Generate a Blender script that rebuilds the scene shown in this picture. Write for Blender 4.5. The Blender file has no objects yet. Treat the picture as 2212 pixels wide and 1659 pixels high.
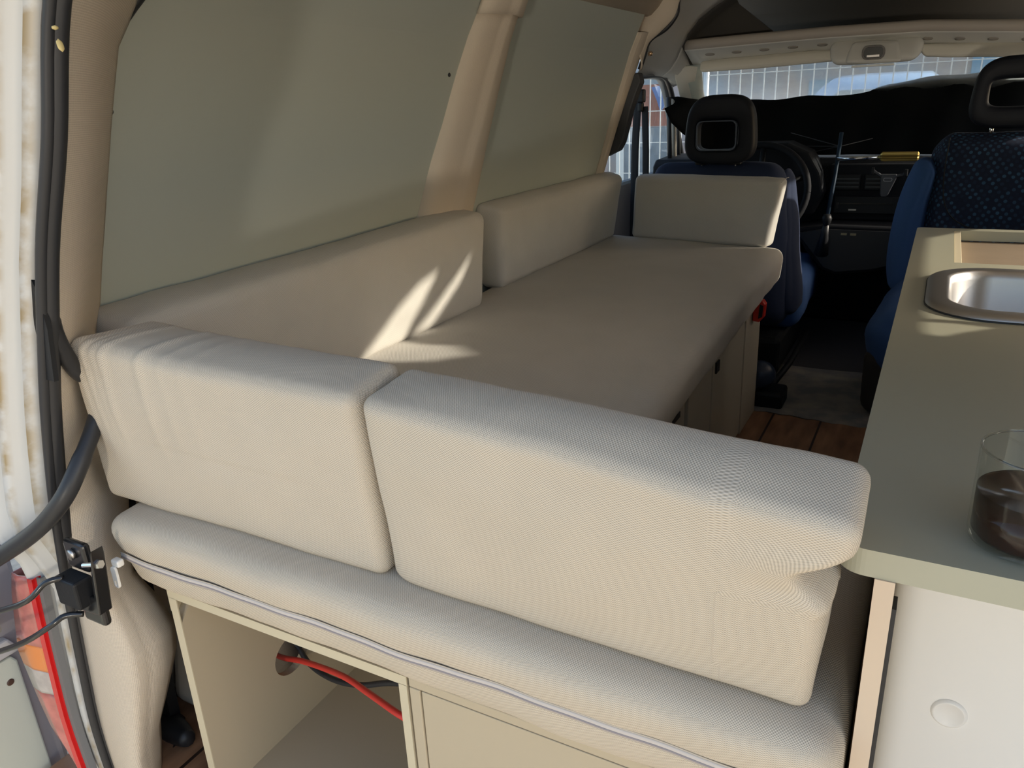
import bpy, math, random
from mathutils import Vector, Matrix, noise
from mathutils.geometry import tessellate_polygon
random.seed(4)
SC = bpy.context.scene
COL = SC.collection
R = math.radians

# ------------------------------------------------------------------ camera
def make_camera():
    y, p, r = R(29.2), R(20.0), R(-2.75)
    f = Vector((-math.sin(y)*math.cos(p), math.cos(y)*math.cos(p), -math.sin(p)))
    rt = Vector((math.cos(y), math.sin(y), 0)); up = rt.cross(f)
    c, s = math.cos(r), math.sin(r)
    X = c*rt + s*up; Y = -s*rt + c*up
    cam = bpy.data.cameras.new('camera'); o = bpy.data.objects.new('camera', cam); COL.objects.link(o)
    m = Matrix((X, Y, -f)).transposed().to_4x4(); m.translation = (0, 0, 1.0)
    o.matrix_world = m
    cam.sensor_width = 36; cam.sensor_fit = 'HORIZONTAL'; cam.lens = 36*1655/2212
    cam.clip_start = 0.02; cam.clip_end = 200
    SC.camera = o
make_camera()

# ------------------------------------------------------------------ light
SC.view_settings.view_transform = 'Standard'
SC.view_settings.look = 'None'
SC.view_settings.gamma = 1.0
SC.view_settings.use_curve_mapping = False
SC.view_settings.exposure = -0.12
W = bpy.data.worlds.new('sky'); SC.world = W; W.use_nodes = True
wn = W.node_tree; wn.nodes.clear()
_o = wn.nodes.new('ShaderNodeOutputWorld'); _b = wn.nodes.new('ShaderNodeBackground')
_s = wn.nodes.new('ShaderNodeTexSky'); _s.sky_type = 'NISHITA'; _s.sun_disc = False
_s.sun_elevation = R(28); _s.sun_rotation = R(70); _s.air_density = 1.0; _s.dust_density = 2.0
_b.inputs['Strength'].default_value = 0.39
_m = wn.nodes.new('ShaderNodeMix'); _m.data_type = 'RGBA'; _m.blend_type = 'MULTIPLY'; _m.inputs['Factor'].default_value = 1
_m.inputs['B'].default_value = (1.06, 1.0, .93, 1)                     # even warm tint over the whole sky
wn.links.new(_s.outputs[0], _m.inputs['A']); wn.links.new(_m.outputs['Result'], _b.inputs[0]); wn.links.new(_b.outputs[0], _o.inputs[0])

SUN_DIR = Vector((-0.82, -0.22, -0.34)).normalized()       # travel direction of the sunlight
def sun(name, d, e, col, ang):
    l = bpy.data.lights.new(name, 'SUN'); l.energy = e; l.color = col; l.angle = R(ang)
    o = bpy.data.objects.new(name, l); COL.objects.link(o)
    o.rotation_euler = Vector(d).to_track_quat('-Z', 'Y').to_euler(); o.location = (2, -2, 5)
sun('sun', SUN_DIR, 5.6, (1, .92, .78), 1.1)
# added spot lamp low behind the van, imitating warm reflected light into the rear
def bounce_spot():
    l = bpy.data.lights.new('added_bounce_spot', 'SPOT'); l.energy = 300; l.color = (1, .89, .74)
    l.spot_size = R(50); l.spot_blend = .6; l.shadow_soft_size = .12
    o = bpy.data.objects.new('added_bounce_spot', l); COL.objects.link(o); o.location = (.9, -4.4, .25)
    o.rotation_euler = (Vector((-.4, .6, .55)) - o.location).to_track_quat('-Z', 'Y').to_euler()
bounce_spot()

# ------------------------------------------------------------------ materials
MATS = {}
def mat(name, col=(.5, .5, .5), rough=.6, metal=0, bump=0, bscale=200, var=0, vscale=6, spec=.5, col2=None, sheen=0, coat=0):
    if name in MATS: return MATS[name]
    m = bpy.data.materials.new(name); m.use_nodes = True; MATS[name] = m
    nt = m.node_tree; b = nt.nodes['Principled BSDF']; N = nt.nodes.new; K = nt.links.new
    b.inputs['Base Color'].default_value = (*col, 1); b.inputs['Roughness'].default_value = rough
    b.inputs['Metallic'].default_value = metal; b.inputs['Specular IOR Level'].default_value = spec
    if sheen: b.inputs['Sheen Weight'].default_value = sheen
    if coat: b.inputs['Coat Weight'].default_value = coat
    tc = N('ShaderNodeTexCoord')
    if var or col2:
        n = N('ShaderNodeTexNoise'); n.inputs['Scale'].default_value = vscale; n.inputs['Detail'].default_value = 6
        K(tc.outputs['Object'], n.inputs['Vector'])
        mx = N('ShaderNodeMix'); mx.data_type = 'RGBA'
        c2 = col2 or tuple(c*(1-var) for c in col)
        mx.inputs['A'].default_value = (*col, 1); mx.inputs['B'].default_value = (*c2, 1)
        rp = N('ShaderNodeValToRGB'); rp.color_ramp.elements[0].position = .38; rp.color_ramp.elements[1].position = .66
        K(n.outputs['Fac'], rp.inputs[0]); K(rp.outputs[0], mx.inputs['Factor']); K(mx.outputs['Result'], b.inputs['Base Color'])
    if bump:
        n = N('ShaderNodeTexNoise'); n.inputs['Scale'].default_value = bscale; n.inputs['Detail'].default_value = 3
        K(tc.outputs['Object'], n.inputs['Vector'])
        bp = N('ShaderNodeBump'); bp.inputs['Strength'].default_value = bump; bp.inputs['Distance'].default_value = .001
        K(n.outputs['Fac'], bp.inputs['Height']); K(bp.outputs[0], b.inputs['Normal'])
    return m

def weave(name, col, dark, period, rough=.85, bump=.6, mode='basket', dotp=None):
    """woven cloth in UV metres: rows of raised threads, darker between them"""
    m = bpy.data.materials.new(name); m.use_nodes = True; MATS[name] = m
    nt = m.node_tree; b = nt.nodes['Principled BSDF']; N = nt.nodes.new; K = nt.links.new
    b.inputs['Roughness'].default_value = rough; b.inputs['Specular IOR Level'].default_value = .25
    uv = N('ShaderNodeUVMap'); sp = N('ShaderNodeSeparateXYZ'); K(uv.outputs[0], sp.inputs[0])
    def mth(op, a, bb=None):
        q = N('ShaderNodeMath'); q.operation = op
        for i, v in enumerate((a, bb)):
            if v is None: continue
            if isinstance(v, (int, float)): q.inputs[i].default_value = v
            else: K(v, q.inputs[i])
        return q.outputs[0]
    nz = N('ShaderNodeTexNoise'); nz.inputs['Scale'].default_value = 60; K(uv.outputs[0], nz.inputs['Vector'])
    wob = mth('MULTIPLY', mth('SUBTRACT', nz.outputs['Fac'], .5), period*.35)
    k = 2*math.pi/period
    su = mth('SINE', mth('MULTIPLY', mth('ADD', sp.outputs['X'], wob), k))
    sv = mth('SINE', mth('MULTIPLY', mth('ADD', sp.outputs['Y'], wob), k*.72))
    h = mth('ADD', mth('MULTIPLY', mth('MULTIPLY', su, sv), .5), .5)
    rp = N('ShaderNodeValToRGB'); rp.color_ramp.elements[0].position = .15; rp.color_ramp.elements[1].position = .75
    rp.color_ramp.elements[0].color = (*dark, 1); rp.color_ramp.elements[1].color = (*col, 1)
    K(h, rp.inputs[0])
    nl = N('ShaderNodeTexNoise'); nl.inputs['Scale'].default_value = 9; nl.inputs['Detail'].default_value = 4
    K(uv.outputs[0], nl.inputs['Vector'])
    mx = N('ShaderNodeMix'); mx.data_type = 'RGBA'; mx.blend_type = 'MULTIPLY'; mx.inputs['Factor'].default_value = 1
    r2 = N('ShaderNodeMapRange'); r2.inputs['To Min'].default_value = .93; r2.inputs['To Max'].default_value = 1.05
    K(nl.outputs['Fac'], r2.inputs['Value']); K(rp.outputs[0], mx.inputs['A']); K(r2.outputs[0], mx.inputs['B'])
    K(mx.outputs['Result'], b.inputs['Base Color'])
    bp = N('ShaderNodeBump'); bp.inputs['Strength'].default_value = bump; bp.inputs['Distance'].default_value = period*.25
    K(h, bp.inputs['Height']); K(bp.outputs[0], b.inputs['Normal'])
    return m

FAB = weave('beige_basket_weave', (.66, .58, .47), (.40, .345, .27), .0027)
FABF = weave('beige_fine_weave', (.62, .59, .535), (.50, .47, .42), .0036, bump=.35)
OLIVE = mat('olive_grey_paint', (.385, .37, .275), .42, bump=.10, bscale=60, spec=.5)
PANEL = mat('olive_panel_film', (.47, .505, .455), .5, bump=.05, bscale=120)
BOX = mat('beige_furniture_film', (.46, .385, .27), .45, bump=.06, bscale=90)
BOXE = mat('beige_edge_banding', (.56, .49, .345), .5)
TRIM = mat('beige_moulded_trim', (.60, .52, .42), .75, bump=.35, bscale=420)
LINER = mat('grey_headliner_felt', (.54, .54, .51), .95, bump=.2, bscale=300)
ROOF = mat('shaded_roof_lining', (.055, .052, .047), .95, bump=.2, bscale=200)  # lining colour darkened for the unlit hollow above the shelf
PLAST = mat('taupe_plastic', (.42, .375, .32), .6, bump=.2, bscale=500)
VISOR = mat('pale_visor_vinyl', (.66, .63, .54), .7)
BLACK = mat('black_rubber', (.02, .021, .024), .45, bump=.15, bscale=90)
BLACKG = mat('black_gloss_metal', (.012, .012, .013), .22, spec=.7)
BLKP = mat('black_plastic', (.010, .011, .013), .5, spec=.3, bump=.2, bscale=300)
DASH = mat('dark_dashboard_plastic', (.010, .011, .014), .7, bump=.25, bscale=300, spec=.2)
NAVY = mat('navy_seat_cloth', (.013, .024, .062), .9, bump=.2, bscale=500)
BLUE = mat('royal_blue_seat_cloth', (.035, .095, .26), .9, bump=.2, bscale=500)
STEEL = mat('brushed_steel', (.50, .48, .46), .36, metal=1, bump=.08, bscale=300)
CHROME = mat('chrome', (.75, .76, .78), .12, metal=1)
GOLD = mat('gold_handle', (.42, .30, .09), .4, metal=.8)
WHITEP = mat('white_body_paint', (.80, .79, .75), .35, var=.12, vscale=9, coat=.4)
GROUND = mat('sandy_ground', (.62, .54, .42), .95, bump=.8, bscale=40, var=.25, vscale=30)
WHT = mat('white_tank_plastic', (.82, .81, .78), .42)
RED = mat('red_cable_sheath', (.62, .03, .02), .4)
REDP = mat('red_plastic', (.62, .025, .012), .4)
MAT_ = mat('grey_rubber_mat', (.17, .175, .18), .7, bump=.5, bscale=30, col2=(.30, .28, .24), vscale=14)
RAW = mat('raw_board_bottom', (.23, .17, .11), .8, var=.08, vscale=20)

def wood_mat():
    m = bpy.data.materials.new('worn_brown_planks'); m.use_nodes = True
    nt = m.node_tree; b = nt.nodes['Principled BSDF']; N = nt.nodes.new; K = nt.links.new
    tc = N('ShaderNodeTexCoord'); mp = N('ShaderNodeMapping'); mp.inputs['Scale'].default_value = (14, 3, 1)
    K(tc.outputs['Object'], mp.inputs['Vector'])
    n = N('ShaderNodeTexNoise'); n.inputs['Scale'].default_value = 2; n.inputs['Detail'].default_value = 8
    K(mp.outputs[0], n.inputs['Vector'])
    rp = N('ShaderNodeValToRGB'); e = rp.color_ramp.elements
    e[0].position = .32; e[0].color = (.17, .085, .045, 1); e[1].position = .7; e[1].color = (.40, .22, .12, 1)
    K(n.outputs['Fac'], rp.inputs[0])
    sp = N('ShaderNodeSeparateXYZ'); K(tc.outputs['Object'], sp.inputs[0])
    a = N('ShaderNodeMath'); a.operation = 'ADD'; a.inputs[1].default_value = .411; K(sp.outputs['X'], a.inputs[0])
    d = N('ShaderNodeMath'); d.operation = 'DIVIDE'; d.inputs[1].default_value = .155; K(a.outputs[0], d.inputs[0])
    f = N('ShaderNodeMath'); f.operation = 'FRACT'; K(d.outputs[0], f.inputs[0])
    l = N('ShaderNodeMath'); l.operation = 'LESS_THAN'; l.inputs[1].default_value = .045; K(f.outputs[0], l.inputs[0])
    mx = N('ShaderNodeMix'); mx.data_type = 'RGBA'; mx.inputs['B'].default_value = (.03, .015, .01, 1)
    K(l.outputs[0], mx.inputs['Factor']); K(rp.outputs[0], mx.inputs['A']); K(mx.outputs['Result'], b.inputs['Base Color'])
    b.inputs['Roughness'].default_value = .5
    bp = N('ShaderNodeBump'); bp.invert = True; bp.inputs['Strength'].default_value = .8; bp.inputs['Distance'].default_value = .003
    K(l.outputs[0], bp.inputs['Height']); K(bp.outputs[0], b.inputs['Normal'])
    return m
WOOD = wood_mat()

def dots_mat():
    """blue dotted seat cloth"""
    m = bpy.data.materials.new('blue_dotted_seat_cloth'); m.use_nodes = True
    nt = m.node_tree; b = nt.nodes['Principled BSDF']; N = nt.nodes.new; K = nt.links.new
    uv = N('ShaderNodeUVMap'); mp = N('ShaderNodeMapping'); mp.inputs['Scale'].default_value = (55, 55, 55)
    mp.inputs['Rotation'].default_value = (0, 0, R(38)); K(uv.outputs[0], mp.inputs['Vector'])
    v = N('ShaderNodeTexVoronoi'); v.inputs['Randomness'].default_value = 0; v.inputs['Scale'].default_value = 1
    K(mp.outputs[0], v.inputs['Vector'])
    lt = N('ShaderNodeMath'); lt.operation = 'LESS_THAN'; lt.inputs[1].default_value = .3; K(v.outputs['Distance'], lt.inputs[0])
    wn_ = N('ShaderNodeTexWhiteNoise'); K(v.outputs['Position'], wn_.inputs['Vector'])
    ml = N('ShaderNodeMath'); ml.operation = 'MULTIPLY'; K(lt.outputs[0], ml.inputs[0]); K(wn_.outputs['Value'], ml.inputs[1])
    mx = N('ShaderNodeMix'); mx.data_type = 'RGBA'; mx.inputs['A'].default_value = (.012, .02, .05, 1); mx.inputs['B'].default_value = (.05, .13, .24, 1)
    K(ml.outputs[0], mx.inputs['Factor']); K(mx.outputs['Result'], b.inputs['Base Color'])
    b.inputs['Roughness'].default_value = .9
    return m
DOTS = dots_mat()

def glass_mat(name, tint=(.92, .97, .97), haze=.0, refl=1.0):
    m = bpy.data.materials.new(name); m.use_nodes = True
    nt = m.node_tree; N = nt.nodes.new; K = nt.links.new; nt.nodes.remove(nt.nodes['Principled BSDF'])
    out = nt.nodes['Material Output']
    t = N('ShaderNodeBsdfTransparent'); t.inputs[0].default_value = (*tint, 1)
    g = N('ShaderNodeBsdfGlossy'); g.inputs['Roughness'].default_value = .03
    fr = N('ShaderNodeLayerWeight'); fr.inputs['Blend'].default_value = .5
    pw = N('ShaderNodeMath'); pw.operation = 'POWER'; pw.inputs[1].default_value = 4; K(fr.outputs['Facing'], pw.inputs[0])
    mu = N('ShaderNodeMath'); mu.operation = 'MULTIPLY_ADD'; mu.inputs[1].default_value = .55*refl; mu.inputs[2].default_value = .04*refl; K(pw.outputs[0], mu.inputs[0])
    mx = N('ShaderNodeMixShader'); K(mu.outputs[0], mx.inputs[0]); K(t.outputs[0], mx.inputs[1]); K(g.outputs[0], mx.inputs[2])
    last = mx
    if haze:
        tr = N('ShaderNodeBsdfTranslucent'); tr.inputs[0].default_value = (.8, .9, .95, 1)
        tc = N('ShaderNodeTexCoord'); n = N('ShaderNodeTexNoise'); n.inputs['Scale'].default_value = 9; n.inputs['Detail'].default_value = 9
        K(tc.outputs['Object'], n.inputs['Vector'])
        mr = N('ShaderNodeMapRange'); mr.inputs['From Min'].default_value = .3; mr.inputs['From Max'].default_value = .75
        mr.inputs['To Min'].default_value = haze*.8; mr.inputs['To Max'].default_value = haze*1.25; K(n.outputs['Fac'], mr.inputs['Value'])
        m2 = N('ShaderNodeMixShader'); K(mr.outputs[0], m2.inputs[0]); K(last.outputs[0], m2.inputs[1]); K(tr.outputs[0], m2.inputs[2]); last = m2
    K(last.outputs[0], out.inputs[0])
    return m
WINDSH = glass_mat('dusty_windscreen_glass', haze=.38)
SIDEG = glass_mat('side_window_glass', haze=.05)

def real_glass(name, col, ior=1.45, rough=0):
    m = bpy.data.materials.new(name); m.use_nodes = True; b = m.node_tree.nodes['Principled BSDF']
    b.inputs['Base Color'].default_value = (*col, 1); b.inputs['Transmission Weight'].default_value = 1
    b.inputs['IOR'].default_value = ior; b.inputs['Roughness'].default_value = rough
    return m
TUMB = glass_mat('clear_tumbler_glass', (.965, .975, .97), refl=.55)
COFFEE = mat('black_coffee', (.022, .008, .004), .12, spec=.4)

# ------------------------------------------------------------------ mesh helpers
class MB:
    def __init__(s): s.v = []; s.f = []; s.uv = []
    def add(s, vs, fs, uvs=None):
        n = len(s.v); s.v += [tuple(p) for p in vs]; s.f += [tuple(i+n for i in f) for f in fs]
        s.uv += (uvs if uvs else [None]*len(fs)); return s
    def box(s, x0, x1, y0, y1, z0, z1):
        vs = [(x, y, z) for z in (z0, z1) for y in (y0, y1) for x in (x0, x1)]
        return s.add(vs, [(0, 2, 3, 1), (4, 5, 7, 6), (0, 1, 5, 4), (2, 6, 7, 3), (0, 4, 6, 2), (1, 3, 7, 5)])
    def tube(s, pts, r, n=10, cap=True, flat=1.0):
        pts = [Vector(p) for p in pts]; m = len(pts); rs = r if isinstance(r, (list, tuple)) else [r]*m
        ref = None; vs = []
        for i, p in enumerate(pts):
            t = (pts[min(i+1, m-1)] - pts[max(i-1, 0)]).normalized()
            if ref is None: ref = Vector((0, 0, 1)) if abs(t.z) < .9 else Vector((1, 0, 0))
            a = (ref - t*ref.dot(t)).normalized(); ref = a; b = t.cross(a)
            for k in range(n):
                q = 2*math.pi*k/n; vs.append(p + a*rs[i]*math.cos(q) + b*rs[i]*flat*math.sin(q))
        fs = [(i*n+k, i*n+(k+1) % n, (i+1)*n+(k+1) % n, (i+1)*n+k) for i in range(m-1) for k in range(n)]
        if cap: fs += [tuple(range(n-1, -1, -1)), tuple(range((m-1)*n, m*n))]
        return s.add(vs, fs)
    def prism(s, poly, axis, a, b):
        """2-D polygon pushed from a to b along axis"""
        def P(u, v, w): return {'x': (w, u, v), 'y': (u, w, v), 'z': (u, v, w)}[axis]
        n = len(poly); vs = [P(u, v, a) for u, v in poly] + [P(u, v, b) for u, v in poly]
        return s.add(vs, [tuple(range(n)), tuple(range(2*n-1, n-1, -1))] + [(i, i+n, (i+1) % n+n, (i+1) % n) for i in range(n)])
    def ring(s, outer, inner, axis, a, b):
        """plate with a hole; outer and inner have the same number of points"""
        def P(u, v, w): return {'x': (w, u, v), 'y': (u, w, v), 'z': (u, v, w)}[axis]
        n = len(outer); vs = [P(*p, w) for w in (a, b) for L in (outer, inner) for p in L]
        fs = []
        for i in range(n):
            j = (i+1) % n
            fs += [(i, j, n+j, n+i), (2*n+i, 3*n+i, 3*n+j, 2*n+j), (i, 2*n+i, 2*n+j, j), (n+i, n+j, 3*n+j, 3*n+i)]
        return s.add(vs, fs)
    def grid(s, rows, closed=False):
        n = len(rows[0]); vs = [p for r_ in rows for p in r_]; fs = []
        for i in range(len(rows)-1):
            for k in range(n if closed else n-1):
                j = (k+1) % n; fs.append((i*n+k, i*n+j, (i+1)*n+j, (i+1)*n+k))
        return s.add(vs, fs)
    def lathe(s, prof, c, n=48, axis='z'):
        rows = []
        for r_, h in prof:
            row = []
            for k in range(n):
                q = 2*math.pi*k/n; u, v = r_*math.cos(q), r_*math.sin(q)
                row.append({'z': (c[0]+u, c[1]+v, c[2]+h), 'y': (c[0]+u, c[1]+h, c[2]+v), 'x': (c[0]+h, c[1]+u, c[2]+v)}[axis])
            rows.append(row)
        return s.grid(rows, closed=True)
    def build(s, name, m, parent=None, smooth=False, bevel=0, seg=2, solid=0, sub=0):
        me = bpy.data.meshes.new(name)
        if any(u is not None for u in s.uv):
            me.from_pydata(s.v, [], s.f); L = me.uv_layers.new(name='UVMap')
            for p, u in zip(me.polygons, s.uv):
                if u:
                    for li, q in zip(p.loop_indices, u): L.data[li].uv = q
        else: me.from_pydata(s.v, [], s.f)
        import bmesh
        bm = bmesh.new(); bm.from_mesh(me); bmesh.ops.recalc_face_normals(bm, faces=bm.faces); bm.to_mesh(me); bm.free()
        me.materials.append(m)
        for p in me.polygons: p.use_smooth = smooth
        o = bpy.data.objects.new(name, me); COL.objects.link(o)
        if solid:
            q = o.modifiers.new('thick', 'SOLIDIFY'); q.thickness = solid; q.offset = 0
        if bevel:
            q = o.modifiers.new('bevel', 'BEVEL'); q.width = bevel; q.segments = seg; q.limit_method = 'ANGLE'; q.angle_limit = R(40)
        if sub:
            q = o.modifiers.new('sub', 'SUBSURF'); q.levels = sub; q.render_levels = sub
        if parent is not None:
            o.parent = parent; o.matrix_parent_inverse = Matrix.Translation(-Vector(parent.location))
        return o
def tag(o, label, cat, group=None):
    o['label'] = label; o['category'] = cat
    if group: o['group'] = group
    return o
def struct(o): o['kind'] = 'structure'; return o
def thing(name, loc, label, cat, group=None):
    o = bpy.data.objects.new(name, None); COL.objects.link(o); o.location = loc; o.empty_display_size = .05
    return tag(o, label, cat, group)
def part_label(o, l): o['label'] = l; return o
def rrect(x0, x1, y0, y1, r, n=8):
    out = []
    for cx, cy, a in ((x1-r, y1-r, 0), (x0+r, y1-r, 90), (x0+r, y0+r, 180), (x1-r, y0+r, 270)):
        for k in range(n+1):
            q = R(a+90*k/n); out.append((cx+r*math.cos(q), cy+r*math.sin(q)))
    return out
def smooth_path(pts, n=8):
    P = [Vector(p) for p in pts]; out = []
    for i in range(len(P)-1):
        a, b, c, d = P[max(i-1, 0)], P[i], P[i+1], P[min(i+2, len(P)-1)]
        for k in range(n):
            t = k/n
            out.append(.5*((2*b) + (c-a)*t + (2*a-5*b+4*c-d)*t*t + (3*b-a-3*c+d)*t**3))
    out.append(P[-1]); return out
def lerp(x, xs, ys):
    if x <= xs[0]: return ys[0]
    for i in range(len(xs)-1):
        if x <= xs[i+1]:
            t = (x-xs[i])/(xs[i+1]-xs[i]); return ys[i]*(1-t)+ys[i+1]*t
    return ys[-1]

def cushion(name, C8, r, m, parent=None, puff=.006, seed=0, amp=.0015, deform=None, step=.012, uvrot=0):
    """upholstered block: eight corners (x fastest, then y, then z), rounded edges, puffed faces"""
    C8 = [Vector(c) for c in C8]
    L = [sum((C8[i | (1 << a)] - C8[i]).length for i in range(8) if not i & (1 << a))/4 for a in range(3)]
    def samples(l):
        rr = min(r, l/2-.0005); e = [rr*(1-math.cos(math.pi/2*k/5)) for k in range(6)]
        n = max(2, int((l-2*rr)/step)); mid = [rr+(l-2*rr)*k/n for k in range(1, n)]
        return e + mid + [l-q for q in reversed(e)]
    S = [samples(l) for l in L]; vs = []; idx = {}; fs = []; uvs = []
    def vert(p):
        k = tuple(round(c, 6) for c in p)
        if k in idx: return idx[k]
        rr = [min(r, l/2-.0005) for l in L]
        inn = Vector([min(max(p[a], rr[a]), L[a]-rr[a]) for a in range(3)]); d = Vector(p)-inn
        q = inn + d.normalized()*min(rr) if d.length > 1e-7 else Vector(p)
        # keep flat faces flat when only one axis is outside
        u = [p[a]/L[a] for a in range(3)]
        for a in range(3):
            b, c = (a+1) % 3, (a+2) % 3
            fb = 1
            for g in (b, c):
                e = min(1, min(u[g], 1-u[g])*L[g]/min(.09, L[g]*.45)); e = max(e, 0); fb *= e*e*(3-2*e)
            q[a] += puff*fb*(2*u[a]-1)*(1 if L[a] < .3 else .5)
        un = [q[a]/L[a] for a in range(3)]
        w = Vector()
        for i in range(8):
            k_ = 1
            for a in range(3): k_ *= un[a] if i & (1 << a) else 1-un[a]
            w += C8[i]*k_
        if amp:
            nv = noise.noise_vector(w*9+Vector((seed*7.3, seed, 0)))
            w += nv*amp*2.2 + noise.noise_vector(w*28+Vector((seed, 0, 3)))*amp*.5
        if deform: w = deform(w, un)
        idx[k] = len(vs); vs.append(w); return idx[k]
    for a in range(3):
        b, c = (a+1) % 3, (a+2) % 3
        for side in (0, L[a]):
            for i in range(len(S[b])-1):
                for j in range(len(S[c])-1):
                    q = []; uu = []
                    for (x, y) in ((i, j), (i+1, j), (i+1, j+1), (i, j+1)):
                        p = [0, 0, 0]; p[a] = side; p[b] = S[b][x]; p[c] = S[c][y]
                        q.append(vert(tuple(p))); uu.append((S[b][x], S[c][y]))
                    if len(set(q)) < 4: continue
                    fs.append(tuple(q)); uvs.append(uu)
    M = MB(); M.add(vs, fs, uvs)
    return M.build(name, m, parent, smooth=True)

def headrest(name, m, parent, cx, y, cz, w, h, iw, ih, ix, iz, d, lip=None):
    """thick pad with a rounded opening through it"""
    n = 64; rows = []
    def se(q, W, H, e=3.2, taper=0):
        c, s = math.cos(q), math.sin(q)
        x = W/2*math.copysign(abs(c)**(2/e), c); z = H/2*math.copysign(abs(s)**(2/e), s)
        return x*(1 - taper*(z/H+.5)), z
    sec = []
    for k in range(20):                                # section: s from inner to outer, t across the depth
        q = 2*math.pi*k/20; c, s = math.cos(q), math.sin(q)
        sec.append((.5+.5*math.copysign(abs(c)**.45, c), d/2*math.copysign(abs(s)**.55, s)))
    for i in range(n):
        q = 2*math.pi*i/n; ox, oz = se(q, w, h, 3.4, .16); nx, nz = se(q, iw, ih, 5)
        nx += ix; nz += iz
        rows.append([(cx+nx+(ox-nx)*s, y+t, cz+nz+(oz-nz)*s) for s, t in sec])
    rows.append(rows[0])
    M = MB(); M.grid(rows, closed=True); return M.build(name, m, parent, smooth=True)

# ================================================================== the van body
XW_Z = [-.05, .10, .40, .70, .743, .86, .895, 1.03, 1.155, 1.24, 1.30]
XW_X = [-1.19, -1.19, -1.19, -1.155, -1.140, -1.102, -1.092, -1.048, -1.006, -.968, -.940]
def XW(z): return lerp(z, XW_Z, XW_X)
def skin(name, y0, y1, z0, z1, off, th, m, parent=None, ny=2, nz=14, bevel=.002, shape=None):
    """panel that follows the leaning side wall; off = distance inside the wall skin"""
    rows = []; Y0, Y1 = y0, y1
    for i in range(nz+1):
        z = z0+(z1-z0)*i/nz; row = []
        y0 = Y0(z) if callable(Y0) else Y0; y1 = Y1(z) if callable(Y1) else Y1
        for j in range(ny+1):
            t = j/ny; e = shape(t, z) if shape else 0
            row.append((XW(z)+off+e, y0+(y1-y0)*t, z))
        rows.append(row)
    M = MB(); M.grid(rows)
    back = [[(p[0]-th-(shape(j/ny, p[2]) if shape else 0), p[1], p[2]) for j, p in enumerate(r_)] for r_ in rows]
    M.grid(back)
    n = ny+1; N = (nz+1)*n
    M.f += [(i*n, N+i*n, N+(i+1)*n, (i+1)*n) for i in range(nz)] + [(i*n+ny, (i+1)*n+ny, N+(i+1)*n+ny, N+i*n+ny) for i in range(nz)]
    M.f += [(j, j+1, N+j+1, N+j) for j in range(ny)] + [(nz*n+j, N+nz*n+j, N+nz*n+j+1, nz*n+j+1) for j in range(ny)]
    M.uv += [None]*(len(M.f)-len(M.uv))
    return M.build(name, m, parent, smooth=False, bevel=bevel)

fl = MB().box(-1.24, .63, .48, 2.60, -.09, -.05).build('floor', WOOD); struct(fl)
cf = MB().box(-1.24, .63, 2.60, 4.3, -.11, -.056).build('floor.001', mat('cab_floor_carpet', (.03, .03, .034), .95, bump=.5, bscale=60)); struct(cf)

# left wall shell and its two large olive panels
wl = MB(); wl.grid([[(XW(z)-.02, y, z) for y in (.62, 1.4, 2.2, 2.815)] for z in XW_Z+[1.36]])
o = wl.build('wall_left', TRIM, solid=.008); struct(o)
def P1(name, y0, y1, z1=1.278): return skin(name, y0, y1, .40, z1, 0, .006, PANEL)
p1 = P1('olive_board', .70, 1.70); tag(p1, 'large olive panel on the side wall nearest the open rear doors', 'wall panel')
p2 = P1('olive_board', 1.83, 2.76); tag(p2, 'smaller olive panel on the side wall beyond the upright trim post', 'wall panel')
def screw(parent, x, y, z, ax, m=CHROME, r=.0035):
    M = MB().lathe([(0, .0015), (r*.75, .0013), (r, 0), (r, -.001), (0, -.001)], (x, y, z), 14, ax)
    M.box(x-.0002-(r*.6 if ax != 'x' else 0), x+.0002+(r*.6 if ax != 'x' else 0), y-(r*.6 if ax == 'x' else .0006), y+(r*.6 if ax == 'x' else .0006), z-.0006, z+.0018)
    return M.build('screw', m, parent, smooth=False)
screw(p1, XW(1.017)+.001, .749, 1.017, 'x', BLACK, .005)
screw(p1, XW(1.072)+.001, 1.621, 1.072, 'x', BLACK, .005)

# upright trim post between the panels
def bulge(t, z):
    s = math.sin(math.pi*min(max(t, 0), 1))**.5 if 0 < t < 1 else 0
    return .045*s*(.8 if t < .5 else 1)
cp = thing('pillar_trim', (-1.14, 1.73, .45), 'beige moulded trim post between the two olive side panels', 'trim')
PY = lambda z: lerp(z, [.70, .744, .857, .962, 1.074, 1.176, 1.228], [1.590, 1.592, 1.606, 1.632, 1.651, 1.676, 1.686])
skin('post_cover', PY, 1.85, .42, 1.205, .002, .01, TRIM, cp, ny=14, nz=26, bevel=0, shape=bulge)
skin('upper_cover', lambda z: PY(z)-.004, 1.858, 1.20, 1.34, .012, .01, TRIM, cp, ny=14, nz=8, bevel=0, shape=bulge)
for c in cp.children:
    for p in c.data.polygons: p.use_smooth = True

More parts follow.
